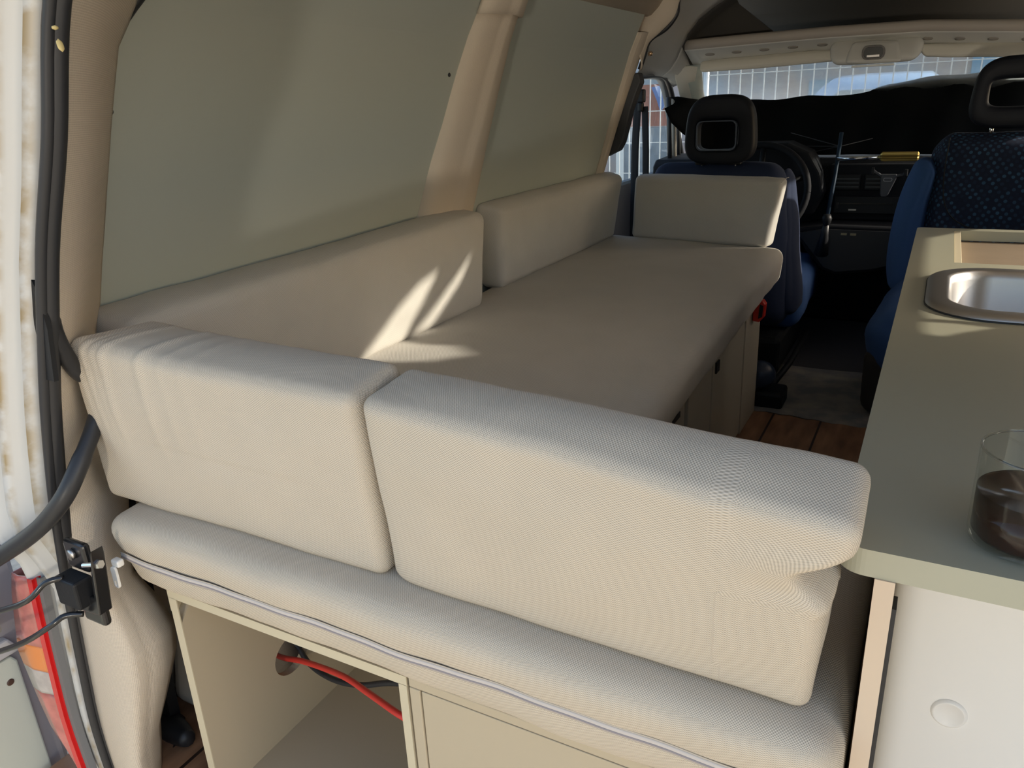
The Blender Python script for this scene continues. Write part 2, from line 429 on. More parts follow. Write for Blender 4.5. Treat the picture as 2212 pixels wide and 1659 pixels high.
# trim around the front edge of the cargo wall
bt = thing('pillar_trim', (-1.14, 2.88, .45), 'beige pillar trim strip beyond the far olive panel, beside the front door', 'trim')
skin('post_cover', 2.755, lambda z: lerp(z, [.85, 1.0, 1.2], [2.815, 2.832, 2.865]), .42, 1.215, .004, .01, TRIM, bt, ny=8, nz=20, bevel=0, shape=lambda t, z: .016*math.sin(math.pi*t)**.5 if 0 < t < 1 else 0)
BL = [(-1.005, 2.87, 1.135), (-1.018, 2.86, 1.158), (-1.035, 2.86, 1.178), (-1.011, 2.86, 1.214), (-.997, 2.86, 1.259), (-.978, 2.86, 1.291), (-.945, 2.86, 1.325), (-.91, 2.86, 1.37)]
BR = [(-1.050, 2.99, 1.10), (-1.046, 2.995, 1.125), (-1.036, 3.0, 1.160), (-1.020, 3.0, 1.197), (-.975, 3.0, 1.228), (-.922, 3.0, 1.275), (-.908, 3.0, 1.325), (-.88, 3.0, 1.38)]
def near(p, k=.95): return (p[0]*k, p[1]*k, 1+(p[2]-1)*k)
BL = [near(p, .985) for p in BL]; BR = [near(p) for p in BR]
BL, BR = smooth_path(BL, 4), smooth_path(BR, 4)
M = MB().grid([[a_.lerp(b_, k/10) + Vector((.5, -.8, 0))*.022*math.sin(math.pi*k/10)**.7 if 0 < k < 10 else a_.lerp(b_, k/10) for k in range(11)] for a_, b_ in zip(BL, BR)])
M.build('rounded_cover', TRIM, bt, smooth=True, solid=.006)

# cant rail above the panels and ceiling
M = MB(); rows = []
for x, z in ((-.966, 1.268), (-.950, 1.272), (-.925, 1.295), (-.89, 1.345), (-.85, 1.41), (-.72, 1.46)):
    rows.append([(x, y, z) for y in (.45, 1.2, 2.0, 2.95)])
M.grid(rows); struct(M.build('trim_1', TRIM, smooth=True, solid=.006))
M = MB().box(-.74, .14, .45, 3.04, 1.45, 1.46); struct(M.build('ceiling', mat('white_cargo_ceiling', (.78, .76, .72), .7)))
# rear header above the door opening
M = MB().prism([(-.80, 1.16), (-.70, 1.22), (-.30, 1.25), (.10, 1.22), (.20, 1.16), (.30, 1.42), (-.90, 1.42)], 'y', .46, .52)
struct(M.build('trim_2', TRIM, bevel=.005))
# roof skin outside, keeps daylight out
M = MB().box(-1.05, .45, .40, 4.0, 1.475, 1.49); struct(M.build('ceiling.001', WHITEP))
M = MB().grid([[(x, .75, z), (x, 2.88, z)] for x, z in ((-1.11, 1.05), (-1.06, 1.25), (-1.03, 1.48))]); struct(M.build('wall_left.001', WHITEP, solid=.004))

# right wall: outside the picture, with openings shaped to throw the sun patches
def xr(z): return -.60 - XW(z)
def right_wall():
    outer = [(.48, -.05), (3.0, -.05), (3.0, 1.30), (.48, 1.30)]
    def hit(P):                                       # follow the sun back from a spot inside to the wall
        P = Vector(P); t = 0
        for _ in range(400):
            q = P - SUN_DIR*t
            if q.x > xr(q.z): break
            t += .006
        return (q.y, q.z)
    holes = [[hit(p) for p in h] for h in (
        [(.008, 1.34, .66), (-.002, 1.80, .66), (-.004, 2.06, .66), (.045, 2.14, .66), (.10, 2.215, .66), (.42, 2.30, .66), (.45, 2.2, .66), (.45, 1.32, .66), (.012, 1.312, .66)],
        [(.008, 1.290, .66), (.05, 1.294, .66), (.100, 1.285, .66), (.06, 1.245, .66), (.030, 1.215, .66), (.014, 1.224, .66), (.006, 1.25, .66)],
    )]
    def on(px): return px
    soft = [
        [(-1.03, 1.215, .505), (-1.035, 1.33, .575), (-1.04, 1.42, .615), (-1.035, 1.50, .632), (-1.03, 1.40, .545), (-1.0, 1.36, .495), (-.93, 1.38, .49), (-.86, 1.33, .49), (-.93, 1.25, .49)],
        [(-1.03, 1.40, .505), (-1.033, 1.58, .60), (-1.03, 1.655, .65), (-1.03, 1.60, .59), (-1.03, 1.47, .505)],
    ]
    holes += [[hit(p) for p in h] for h in soft]
    loops = [[Vector((y, z, 0)) for y, z in outer]] + [[Vector((y, z, 0)) for y, z in h] for h in holes]
    flat = [p for l in loops for p in l]
    tris = tessellate_polygon(loops)
    M = MB(); M.add([(0, p.x, p.y) for p in flat], tris)
    # subdivide so that the wall can follow its lean
    import bmesh
    me = bpy.data.meshes.new('wall_right'); me.from_pydata(M.v, [], M.f)
    bm = bmesh.new(); bm.from_mesh(me)
    for zc in XW_Z[1:-1]:
        g = bm.verts[:]+bm.edges[:]+bm.faces[:]
        bmesh.ops.bisect_plane(bm, geom=g, plane_co=(0, 0, zc), plane_no=(0, 0, 1))
    for v in bm.verts: v.co.x = xr(v.co.z)
    bm.to_mesh(me); bm.free(); me.materials.append(TRIM)
    o = bpy.data.objects.new('wall_right', me); COL.objects.link(o); struct(o)
right_wall()
M = MB().grid([[(x, .45, z), (x, 3.02, z)] for x, z in ((.30, 1.255), (.25, 1.35), (.12, 1.465))]); struct(M.build('trim_3', TRIM, smooth=True, solid=.006))

# ---- left rear corner: beige trim, rubber seal, painted door frame
SEALP = [(-.70, .53, 1.22), (-.786, .53, 1.117), (-.844, .53, .988), (-.908, .53, .865), (-.960, .53, .734), (-.992, .53, .645), (-1.026, .53, .530), (-1.043, .53, .452), (-1.058, .53, .372), (-1.072, .53, .283), (-1.084, .53, .192), (-1.094, .53, .094), (-1.09, .53, -.006), (-1.08, .53, -.08)]
SP = smooth_path(SEALP, 5)
def seal_x(z):
    zs = [p.z for p in reversed(SP)]; xs = [p.x for p in reversed(SP)]; return lerp(z, zs, xs)
zz = [1.30, 1.22, 1.15, 1.10, 1.05, 1.0, .95, .9, .85, .825, .80, .775, .75, .72, .69, .65, .60, .55, .50, .45, .40, .35, .30, .25, .20, .15, .10, .05, 0, -.05]
M = MB(); rows = []
for z in zz:
    sx = seal_x(z); pw = XW(min(z, 1.26))
    # depth of the inner edge: to the olive panel above the bed, a curved edge low down
    ye = lerp(z, [-.05, .05, .20, .28, .36, .44, .60], [.60, .60, .625, .625, .60, .66, .715]) if z < .65 else lerp(z, [.65, .71, .806, .916, 1.011, 1.106, 1.153, 1.3], [.715, .719, .726, .738, .747, .759, .787, .84])
    xe = lerp(z, [-.05, .05, .13, .24, .34, .44, .56, .70], [-1.075, -1.05, -1.02, -.985, -1.02, -1.08, XW(.56)+.002, XW(.70)+.002]) if z < .70 else XW(min(z, 1.30))+.004
    A = Vector((sx+.004, .528, z)); B = Vector((xe, ye, z)); row = []
    for k in range(13):
        t = k/12; q = A.lerp(B, t)
        b = .050*math.sin(math.pi*t)**.8 if 0 < t < 1 else 0
        b *= lerp(z, [-.05, .3, .45, .7, 1.2], [1.3, 1.1, .45, .72, .8])
        n_ = Vector((.62, -.5, 0)).normalized() if z > .45 else Vector((.45, -.35, 0)).normalized()
        q = q + n_*b*(.75 if t > .5 else 1) + Vector((.018, .0, 0))*math.sin(math.pi*t)
        row.append(tuple(q))
    rows.append(row)
M.grid(rows)
def perf():
    m = MATS['beige_moulded_trim'].copy(); m.name = 'perforated_beige_trim'; nt = m.node_tree; N = nt.nodes.new; K = nt.links.new
    b = nt.nodes['Principled BSDF']; uv = N('ShaderNodeUVMap'); mp = N('ShaderNodeMapping'); mp.inputs['Scale'].default_value = (430, 430, 1); K(uv.outputs[0], mp.inputs[0])
    v = N('ShaderNodeTexVoronoi'); v.inputs['Randomness'].default_value = .1; v.inputs['Scale'].default_value = 1; K(mp.outputs[0], v.inputs['Vector'])
    rp = N('ShaderNodeMapRange'); rp.inputs['From Min'].default_value = .15; rp.inputs['From Max'].default_value = .5; K(v.outputs['Distance'], rp.inputs['Value'])
    mx = N('ShaderNodeMix'); mx.data_type = 'RGBA'; mx.inputs['A'].default_value = (.46, .40, .32, 1); mx.inputs['B'].default_value = (.62, .54, .44, 1)
    K(rp.outputs[0], mx.inputs['Factor']); K(mx.outputs['Result'], b.inputs['Base Color'])
    bp = N('ShaderNodeBump'); bp.inputs['Strength'].default_value = .4; bp.inputs['Distance'].default_value = .001; K(rp.outputs[0], bp.inputs['Height']); K(bp.outputs[0], b.inputs['Normal'])
    return m
n13 = 13; arc = []
for row in rows:
    a_ = [0]
    for p, q in zip(row, row[1:]): a_.append(a_[-1]+(Vector(p)-Vector(q)).length)
    arc += a_
M.uv = [[(arc[i], zz[0]-zz[i//n13]) for i in f] for f in M.f]
rt = thing('pillar_trim', (-1.0, .6, .4), 'perforated beige corner pillar trim beside the black door seal', 'trim')
M.build('post_cover', perf(), rt, smooth=True, solid=.004)
MB().tube(smooth_path([(-1.045, .742, 1.04), (-1.020, .752, 1.106), (-1.000, .78, 1.150), (-.965, .81, 1.20)], 4), [.001, .001, .002, .003, .004, .005, .006, .007, .007, .008, .008, .008, .008], 8).build('trim_gap_shade', BLACK, rt, smooth=True)  # black tube added to draw the shadow gap between trim and panel
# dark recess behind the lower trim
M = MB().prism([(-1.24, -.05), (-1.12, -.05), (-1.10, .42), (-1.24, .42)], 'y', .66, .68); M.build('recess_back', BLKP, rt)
# pocket with rubber grommet where the loom leaves the trim
M = MB(); M.add([(-.953, .522, .845), (-.942, .52, .842), (-.932, .52, .82), (-.930, .52, .77), (-.945, .52, .70), (-.967, .522, .70), (-.96, .522, .76)], [(0, 1, 2, 3, 4, 5, 6)])
M.build('cable_pocket', BLKP, rt, solid=.006)

sl = MB().tube([p + Vector((0, 0, 0)) for p in SP], .0125, 12, flat=.85)
sl.tube([p + Vector((.002, -.010, 0)) for p in SP], .007, 8)
tag(sl.build('door_seal', BLACK, smooth=True), 'black rubber weather seal running down the rear door opening', 'seal')
ds_ = bpy.data.objects['door_seal']
for dx, dz, rx, rz in ((0, 0, .0018, .0065), (-.002, .016, .0022, .0022)):
    e = MB().lathe([(0, -1), (.6, -.8), (1, 0), (.6, .8), (0, 1)], (0, 0, 0), 14, 'y').build('paint_chip', mat('yellow_chip', (.62, .50, .22), .6), ds_, smooth=True)
    e.location = (-.795+.0165+dx, .5155, 1.075+dz); e.scale = (rx, .0035, rz); e.rotation_euler = (0, R(-14), 0)
M = MB(); rows = []
jz = [1.35, 1.25, 1.117, 1.05, .95, .85, .75, .65, .6, .55, .5, .45, .4, .35, .30, .25, .2, .15, .1, .05, 0, -.1]
for z in jz:
    s = seal_x(z) - .012; w = lerp(z, [0, .35, .41, .5, .7, .85, 1.1], [.034, .036, .062, .096, .080, .064, .072])/2.15
    row = []
    for k, (a, y) in enumerate(((0, .545), (-.02, .522), (-.10, .505), (-.16, .512), (-.28, .515), (-.40, .495), (-.52, .488), (-.62, .498), (-.74, .50), (-.86, .485), (-.97, .478), (-1.05, .50), (-1.12, .62))):
        row.append((s + w*2.0*a - (.0 if k < 11 else .004), y + lerp(z, [.37, .44], [.030, 0])*(0 < k < 11), z))
    rows.append(row)
M.grid(rows)
def jamb_paint():
    m = bpy.data.materials.new('white_paint_with_rust_streaks'); m.use_nodes = True
    nt = m.node_tree; b = nt.nodes['Principled BSDF']; N = nt.nodes.new; K = nt.links.new
    uv = N('ShaderNodeUVMap'); sp = N('ShaderNodeSeparateXYZ'); K(uv.outputs[0], sp.inputs[0])
    n = N('ShaderNodeTexNoise'); n.inputs['Scale'].default_value = 30; n.inputs['Detail'].default_value = 8
    tc = N('ShaderNodeTexCoord'); K(tc.outputs['Object'], n.inputs['Vector'])
    def band(c, w):
        a = N('ShaderNodeMath'); a.operation = 'SUBTRACT'; a.inputs[1].default_value = c; K(sp.outputs['X'], a.inputs[0])
        q = N('ShaderNodeMath'); q.operation = 'ABSOLUTE'; K(a.outputs[0], q.inputs[0])
        r_ = N('ShaderNodeMapRange'); r_.inputs['From Min'].default_value = 0; r_.inputs['From Max'].default_value = w
        r_.inputs['To Min'].default_value = 1; r_.inputs['To Max'].default_value = 0; K(q.outputs[0], r_.inputs['Value']); return r_.outputs[0]
    mx1 = N('ShaderNodeMath'); mx1.operation = 'MAXIMUM'; K(band(.17, .09), mx1.inputs[0]); K(band(.46, .06), mx1.inputs[1])
    ml = N('ShaderNodeMath'); ml.operation = 'MULTIPLY'; K(mx1.outputs[0], ml.inputs[0])
    cr = N('ShaderNodeMapRange'); cr.inputs['From Min'].default_value = .38; cr.inputs['From Max'].default_value = .6; K(n.outputs['Fac'], cr.inputs['Value']); K(cr.outputs[0], ml.inputs[1])
    mx = N('ShaderNodeMix'); mx.data_type = 'RGBA'; mx.inputs['A'].default_value = (.60, .60, .58, 1); mx.inputs['B'].default_value = (.36, .27, .14, 1)
    K(ml.outputs[0], mx.inputs['Factor']); K(mx.outputs['Result'], b.inputs['Base Color']); b.inputs['Roughness'].default_value = .35
    return m
nn = len(rows[0]); M.uv = []
for f in M.f:
    M.uv.append([((i % nn)/(nn-1), (i//nn)/len(rows)) for i in f])
o = M.build('trim_4', jamb_paint(), smooth=True); struct(o)
# left side skin of the body, seen edge-on
M = MB(); M.grid([[(x, y, z) for x, y in ((seal_x(z)-.012-lerp(z, [0, .35, .41, .5, .7, .85, 1.1], [.034, .036, .062, .096, .080, .064, .072])/2.15*2.24, .61), (XW(z)-.05, .66), (XW(z)-.07, 2.88))] for z in jz]); struct(M.build('wall_left.002', WHITEP, smooth=True))

# ---- tail lamp
tl = thing('tail_lamp', (-1.14, .52, .0), 'red and clear tail lamp on the rear corner below the door frame', 'tail lamp')
oz = [.475, .44, .40, .35, .30, .25, .20, .16, .13, .11, .085]
def tl_x(z): return seal_x(z) - .041 - .010*max(0, z)/.365
LEN = mat('faded_pink_lamp_lens', (.62, .20, .17), .25, var=.35, vscale=25, coat=.6)
AMB = mat('amber_lamp_lens', (.75, .25, .06), .3, coat=.5)
REDL = mat('red_lamp_edge', (.65, .012, .012), .2, coat=.6)
CLR = mat('milky_clear_lamp_lens', (.55, .50, .47), .25, var=.2, vscale=40, coat=.6)
def lens(name, z0, z1, m, o0, o1, y0, y1, n=10, par=tl):
    rows = []
    for i in range(n+1):
        z = z0+(z1-z0)*i/n; x = tl_x(z)
        w0 = o0(z) if callable(o0) else o0; w1 = o1(z) if callable(o1) else o1
        rows.append([(x-w1, y1+.05, z), (x-w1, y1, z), (x-(w0*.4+w1*.6), y0*.6+y1*.4-.006, z), (x-w0, y0, z), (x-w0, y0+.05, z)])
    return MB().grid(rows).build(name, m, par, smooth=True, solid=.002)
wd = lambda z: lerp(z, [-.02, .0, .06, .21, .33, .375], [.004, .010, .048, .086, .062, .048])
lens('lens', .372, .235, LEN, .004, wd, .507, .500)
lens('turn_lens', .235, .185, AMB, .004, wd, .507, .500)
lens('reverse_lens', .185, .140, CLR, .004, wd, .507, .500)
lens('fog_lens', .140, -.01, LEN, .004, wd, .507, .500)
lz = [.374-.0386*i for i in range(11)]
MB().grid([[(tl_x(z)+.003, .512, z), (tl_x(z)+.003, .499, z), (tl_x(z)-.006, .498, z), (tl_x(z)-.007, .506, z)] for z in lz]).build('red_edge', REDL, tl, smooth=False, solid=.002)
MB().grid([[(tl_x(z)+.014, .516, z), (tl_x(z)+.011, .507, z), (tl_x(z)+.004, .506, z)] for z in lz]).build('gasket', mat('grey_lamp_gasket', (.16, .16, .16), .7), tl, solid=.002)

# ---- door latch bracket with the two black stay rods
lb = thing('latch_bracket', (-.97, .50, .40), 'black latch bracket bolted to the corner trim beside the mattress end', 'bracket')
M = MB().box(-1.000, -.952, .500, .512, .425, .470); M.build('mounting_plate', BLACKG, lb, bevel=.006, seg=3)
MB().prism([(-.985, .395), (-.935, .40), (-.930, .425), (-.922, .455), (-.915, .478), (-.920, .44), (-.932, .372), (-.985, .368)], 'y', .488, .508).build('latch_body', BLACKG, lb, bevel=.003)
MB().box(-.992, -.945, .472, .500, .385, .428).build('latch_block', BLKP, lb, bevel=.004, seg=3)
MB().box(-.985, -.938, .495, .508, .345, .384).build('lower_plate', BLACKG, lb, bevel=.006, seg=3)
MB().lathe([(0, .004), (.006, .003), (.008, 0), (.008, -.003), (0, -.003)], (-.978, .498, .452), 16, 'y').build('bolt', STEEL, lb, smooth=True)
MB().tube([(-.945, .492, .447), (-.922, .496, .452)], .0035, 10).tube([(-.924, .496, .4515), (-.914, .498, .4535)], .006, 6).build('adjusting_screw', CHROME, lb, smooth=False)
r1 = MB().tube(smooth_path([(-.975, .478, .428), (-.992, .462, .424), (-1.03, .44, .392), (-1.22, .42, .315)], 5), .0042, 8).build('stay_rod', BLACKG, smooth=True)
tag(r1, 'upper of two thin black stay rods from the latch bracket to the door', 'rod', 'door stay rods')
r2 = MB().tube(smooth_path([(-.958, .482, .372), (-.975, .466, .374), (-.99, .45, .362), (-1.05, .43, .325), (-1.22, .41, .245)], 5), .0042, 8).build('stay_rod', BLACKG, smooth=True)
tag(r2, 'lower of two thin black stay rods from the latch bracket to the door', 'rod', 'door stay rods')

# ---- black cable conduit from the trim pocket to the rear door
hp = smooth_path([(-.948, .54, .815), (-.950, .535, .76), (-.968, .56, .70), (-.99, .60, .66), (-.975, .575, .622), (-.962, .528, .573), (-.975, .50, .530), (-1.04, .485, .474), (-1.16, .465, .40), (-1.26, .45, .34)], 6)
hs = MB().tube(hp, [.011+.0012*(i > 28) for i in range(len(hp))], 12).build('cable_conduit', BLACK, smooth=True)
tag(hs, 'thick black rubber cable conduit curving from the trim to the rear door', 'conduit')

# ---- rear door standing open at the left
rd = thing('rear_door', (-1.25, .3, -.3), 'open rear door with an olive inner panel, at the far left', 'door')
GREYF = mat('grey_door_frame_paint', (.30, .29, .32), .5)
M = MB(); M.prism([(.545, -.5), (.555, .42), (-.4, .42), (-.4, -.5)], 'x', -1.30, -1.268); M.build('door_frame', GREYF, rd, bevel=.01)
M = MB(); M.prism([(.513, -.5), (.512, .165), (.505, .178), (-.4, .178), (-.4, -.5)], 'x', -1.268, -1.258); ip = M.build('inner_panel', PANEL, rd, bevel=.003)
MB().prism([(.52, .185), (.505, .215), (-.4, .215), (-.4, .185)], 'x', -1.27, -1.25).build('panel_lip', mat('grey_door_lip', (.42, .42, .44), .5), rd, bevel=.004)
MB().box(-1.28, -1.24, .40, .50, .235, .315).build('door_latch', mat('dull_grey_metal', (.35, .34, .32), .5, metal=.3), rd, bevel=.008)
screw(rd, -1.2575, .492, .135, 'x', mat('brown_screw', (.06, .03, .02), .5), .006)
# hinge plate high on the frame
MB().box(-1.07, -1.048, .455, .475, .62, .69).build('door_hinge', mat('grey_hinge_paint', (.38, .38, .40), .5), rd, bevel=.004)

# ================================================================== furniture
# rear bench box
rb = thing('bench_box', (-.70, .60, -.05), 'open-fronted beige storage box under the mattress at the rear, left half', 'storage box')
MB().box(-.917, -.491, .583, .985, .347, .360).build('top_board', BOX, rb, bevel=.0012)
sp_ = MB(); _o1 = [(u, v) for u, v in ((.583, -.05), (.985, -.05), (.985, .347), (.583, .347))]
def circ_plate(y0, y1, z0, z1, cy, cz, r, ry):
    n = 32; out = []; inn = []
    for k in range(n):
        q = 2*math.pi*(k+.5)/n; c, s = math.cos(q), math.sin(q); e = max(abs(c), abs(s))
        u, v = c/e, s/e
        out.append((cy+(y1-cy if u > 0 else cy-y0)*u, cz+(z1-cz if v > 0 else cz-z0)*v)); inn.append((cy+ry*c, cz+r*s))
    return out, inn
oo, ii = circ_plate(.583, .985, -.05, .347, .772, .108, .036, .040)
MB().ring(oo, ii, 'x', -.917, -.902).build('side_board', BOX, rb)
MB().box(-.503, -.491, .583, .985, -.05, .347).build('divider_board', BOX, rb, bevel=.001)
MB().box(-.902, -.503, .970, .984, -.036, .347).build('back_board', BOX, rb)
MB().box(-.902, -.503, .585, .970, -.05, -.036).build('bottom_board', BOX, rb)
MB().box(-.9172, -.9018, .5815, .5832, -.05, .347).box(-.503, -.491, .5815, .5832, -.05, .347).box(-.9175, -.4905, .5815, .5832, .3465, .3605).build('edge_banding', BOXE, rb)
MB().box(-.935, -.9175, .592, .60, .31, .357).build('corner_block', BOXE, rb)
rb2 = thing('bench_box', (-.25, .60, -.05), 'closed beige storage box under the mattress with an inset front panel', 'storage box')
MB().box(-.4885, -.012, .583, .985, .346, .359).build('top_board', BOX, rb2, bevel=.0015)
MB().box(-.4885, -.473, .583, .985, -.05, .345).build('side_board', BOX, rb2, bevel=.0015)
MB().box(-.028, -.012, .583, .985, -.05, .345).build('side_board', BOX, rb2, bevel=.0015)
MB().box(-.4715, -.0295, .5845, .600, -.04, .3435).build('front_panel', BOX, rb2, bevel=.001)
DS = mat('dark_screw_head', (.05, .03, .025), .4, metal=.4)
for x in (-.462, -.245): screw(rb2, x, .5895, .3600, 'z', DS, .0042)
# red and black cables through the side of the open box
rc = MB().tube(smooth_path([(-1.0, .80, .06), (-.93, .775, .088), (-.847, .75, .127), (-.715, .70, .186), (-.625, .66, .218), (-.546, .625, .244), (-.508, .62, .245)], 6), .0048, 10).build('power_cable', RED, smooth=True)
tag(rc, 'red cable sagging from the round hole across the open storage box', 'cable')
bc = MB().tube(smooth_path([(-.97, .80, .14), (-.925, .80, .110), (-.881, .79, .079), (-.819, .78, .077), (-.747, .77, .100), (-.66, .76, .145), (-.508, .74, .20)], 6), .005, 10).build('power_cable', BLACK, smooth=True)
tag(bc, 'black cable looping behind the red one in the open storage box', 'cable')
# wiring plugs behind the trim
wp = thing('wiring_plug', (-1.11, .67, -.06), 'black corrugated wiring plug low between corner trim and open storage box', 'wiring')
MB().tube(smooth_path([(-1.17, .69, -.10), (-1.13, .66, -.055), (-1.09, .65, -.04), (-1.05, .64, -.03)], 4), [.028, .026, .028, .03, .03, .026, .024, .024, .022, .02, .018, .016, .014][:13], 10).build('tape_wrap', BLACK, wp, smooth=True)
zp = [(-1.14+.008*i, .635, -.075+.002*i) for i in range(9)]
MB().tube(zp, [.010 if i % 2 else .013 for i in range(9)], 12).build('corrugated_sleeve', BLACKG, wp)

M = MB().prism([(.70, -.05), (.74, .16), (.82, .26), (.99, .30), (.99, -.05)], 'x', -1.18, -1.02); struct(M.build('trim_9', TRIM, bevel=.03, seg=4))
# cupboards along the bed
cb = thing('side_cupboard', (-.62, 1.8, -.05), 'row of pale cupboards under the long bed mattress, facing the aisle', 'cupboard')
MB().box(-1.15, -.492, 1.0, 2.585, -.05, .352).build('carcass', BOX, cb, bevel=.001)
CUP = mat('pale_cupboard_film', (.47, .43, .34), .5)
def door(y0, y1, n='door', z0=-.035, z1=.345): return MB().box(-.491, -.475, y0, y1, z0, z1).build(n, CUP, cb, bevel=.002)
d1 = door(1.20, 1.70, 'drawer_front'); d2 = door(1.735, 1.955); d3 = door(1.965, 2.345)
MB().box(-.491, -.473, 2.353, 2.374, -.045, .35).build('stile', CUP, cb, bevel=.002)
MB().box(-.491, -.475, 2.378, 2.585, -.048, .352).build('end_panel', CUP, cb, bevel=.001)
MB().box(-.476, -.470, 1.985, 2.02, .285, .318).build('catch', BLACKG, d3, bevel=.002)
MB().box(-.4752, -.4735, 1.60, 1.66, .285, .300).build('finger_slot', BLACK, d1, bevel=.0005)
# red holder at the end of the cupboards
rr = thing('red_holder', (-.455, 2.46, .31), 'small red plastic holder fixed at the far end of the bed cupboards', 'holder')
MB().prism([(-.473, .315), (-.452, .313), (-.438, .330), (-.436, .372), (-.445, .385), (-.473, .375)], 'y', 2.44, 2.47).build('body', REDP, rr, bevel=.003)
MB().prism([(-.455, .325), (-.443, .332), (-.441, .368), (-.452, .372)], 'y', 2.436, 2.441).build('insert', BLKP, rr)

# ---- counter with recess, kitchen side panel
ct = thing('countertop', (.2, 1.4, .636), 'olive grey painted countertop with a rounded corner, at the right', 'countertop')
def counter():
    n = 10; x0, x1, y0, y1, r = -.036, .50, .583, 2.222, .022
    hx0, hx1, hy0, hy1 = .046, .40, 1.775, 2.187
    bx0, bx1, by0, by1 = .020, .34, 1.335, 1.66
    M = MB()
    outer = []
    for cx, cy, a, rr_ in ((x1-.005, y1-.005, 0, .005), (x0+.012, y1-.012, 90, .012), (x0+r, y0+r, 180, r), (x1-.005, y0+.005, 270, .005)):
        for k in range(n+1):
            q = R(a+90*k/n); outer.append((cx+rr_*math.cos(q), cy+rr_*math.sin(q)))
    tray = [(hx0, hy0), (hx1, hy0), (hx1, hy1), (hx0, hy1)]
    bowl = rrect(bx0, bx1, by0, by1, .06, 6)
    lo = [[Vector((x, y, 0)) for x, y in l] for l in (outer, tray, bowl)]
    fl_ = [p for l in lo for p in l]; tr = tessellate_polygon(lo)
    M.add([(p.x, p.y, .660) for p in fl_], tr); M.add([(p.x, p.y, .636) for p in fl_], [t[::-1] for t in tr])
    N = len(fl_); off = 0
    for l in lo:
        k = len(l); M.add([], [])
        M.f += [(off+i, off+(i+1) % k, N+off+(i+1) % k, N+off+i) for i in range(k)]; off += k
    M.uv = [None]*len(M.f)
    o = M.build('worktop', OLIVE, ct, bevel=.0015)
    MB().box(hx0-.004, hx1, hy0, hy1, .622, .634).build('tray_base', RAW, ct)
    w = MB().box(hx0+.0, hx0+.014, hy0+.001, hy1-.001, .634, .6585)
    w.build('tray_rail', mat('pale_tray_rail', (.60, .52, .36), .6), ct, bevel=.0008)
counter()
kc = thing('kitchen_cabinet', (.2, .8, -.05), 'beige kitchen cabinet side board under the counter, beside the mattress end', 'cabinet')
MB().box(-.006, .0085, .583, 2.20, -.05, .636).build('side_board', BOX, kc, bevel=.001)
MB().box(-.0062, .0087, .5815, .5832, -.05, .636).build('edge_banding', mat('pink_beige_edging', (.62, .49, .36), .5), kc)
MB().box(.0085, .49, 1.10, 1.112, -.05, .636).build('back_board', PANEL, kc)
MB().box(.485, .50, .583, 2.2, -.05, .636).build('side_board', BOX, kc)
MB().box(.0085, .0125, .60, .62, .30, .60).build('hinge_strip', BLACK, kc)
# white water tank
wt = thing('water_tank', (.2, .85, .1), 'white plastic water tank standing under the counter', 'water tank')
def tankdef(w, un):
    return w
cushion('tank_body', [(x, y, z) for z, dy in ((.05, 0), (.625, .02)) for y in (.80+dy, 1.09) for x in (.012, .46)], .03, WHT, wt, puff=.0, amp=0, step=.03)
MB().lathe([(0, -.0008), (.0125, -.0008), (.0145, -.0022), (.0165, -.0022), (.0185, .001)], (.0825, .8095, .343), 28, 'y').build('moulded_dimple', WHT, wt, smooth=True)

# ---- sink
sk = thing('sink', (.2, 1.5, .66), 'stainless steel sink with a raised rounded rim set into the counter', 'sink')
def sink():
    x0, x1, y0, y1 = .002, .36, 1.315, 1.690
    prof = [(0.0, .0002, .105), (.0015, .006, .105), (.006, .0095, .102), (.012, .0105, .098), (.030, .0105, .082), (.034, .0100, .075), (.037, .007, .072), (.041, -.006, .068), (.047, -.11, .062), (.060, -.125, .050), (.10, -.130, .03)]
    rows = []
    for ins, h, r in prof:
        rows.append([(x, y, .6605+h) for x, y in rrect(x0+ins, x1-ins, y0+ins, y1-ins, r, 10)])
    M = MB().grid(rows, closed=True); nn_ = len(rows[0])
    M.f.append(tuple(range((len(rows)-1)*nn_, len(rows)*nn_))); M.uv.append(None)
    M.build('basin', STEEL, sk, smooth=True)
    MB().lathe([(0, .002), (.018, .002), (.02, .004), (.028, .003), (.03, 0)], (.19, 1.5, .532), 28).build('drain', CHROME, sk, smooth=True)
    MB().ring(rrect(x0-.001, x1+.001, y0-.002, y1+.001, .105, 8), rrect(x0+.01, x1-.01, y0+.01, y1-.01, .098, 8), 'z', .6602, .6625).build('sealing_gasket', BLACK, sk)
sink()

# ---- glass of coffee
tg = thing('glass_tumbler', (.095, .640, .66), 'clear straight glass tumbler on the counter, half full of coffee', 'glass')
MB().lathe([(0, .0005), (.036, .0005), (.0405, .003), (.042, .008), (.0420, .078), (.0412, .0795), (.0403, .078), (.0398, .010), (.037, .0065), (0, .006)], (.095, .640, .66), 64).build('tumbler', real_glass('tumbler_glass', (.97, .98, .97)) if False else TUMB, tg, smooth=True)
cf_ = MB().lathe([(0, .0062), (.0368, .0067), (.0396, .0102), (.0400, .0445), (.0392, .0432), (0, .0430)], (.095, .640, .66), 64).build('coffee', COFFEE, smooth=True)
MB().tube([(.095+.0412*math.cos(2*math.pi*k/48), .640+.0412*math.sin(2*math.pi*k/48), .7388) for k in range(49)], .0011, 8, cap=False).build('rim', real_glass('rim_glass', (.8, .82, .82)), tg, smooth=True)
tag(cf_, 'dark black coffee inside the glass tumbler', 'coffee')

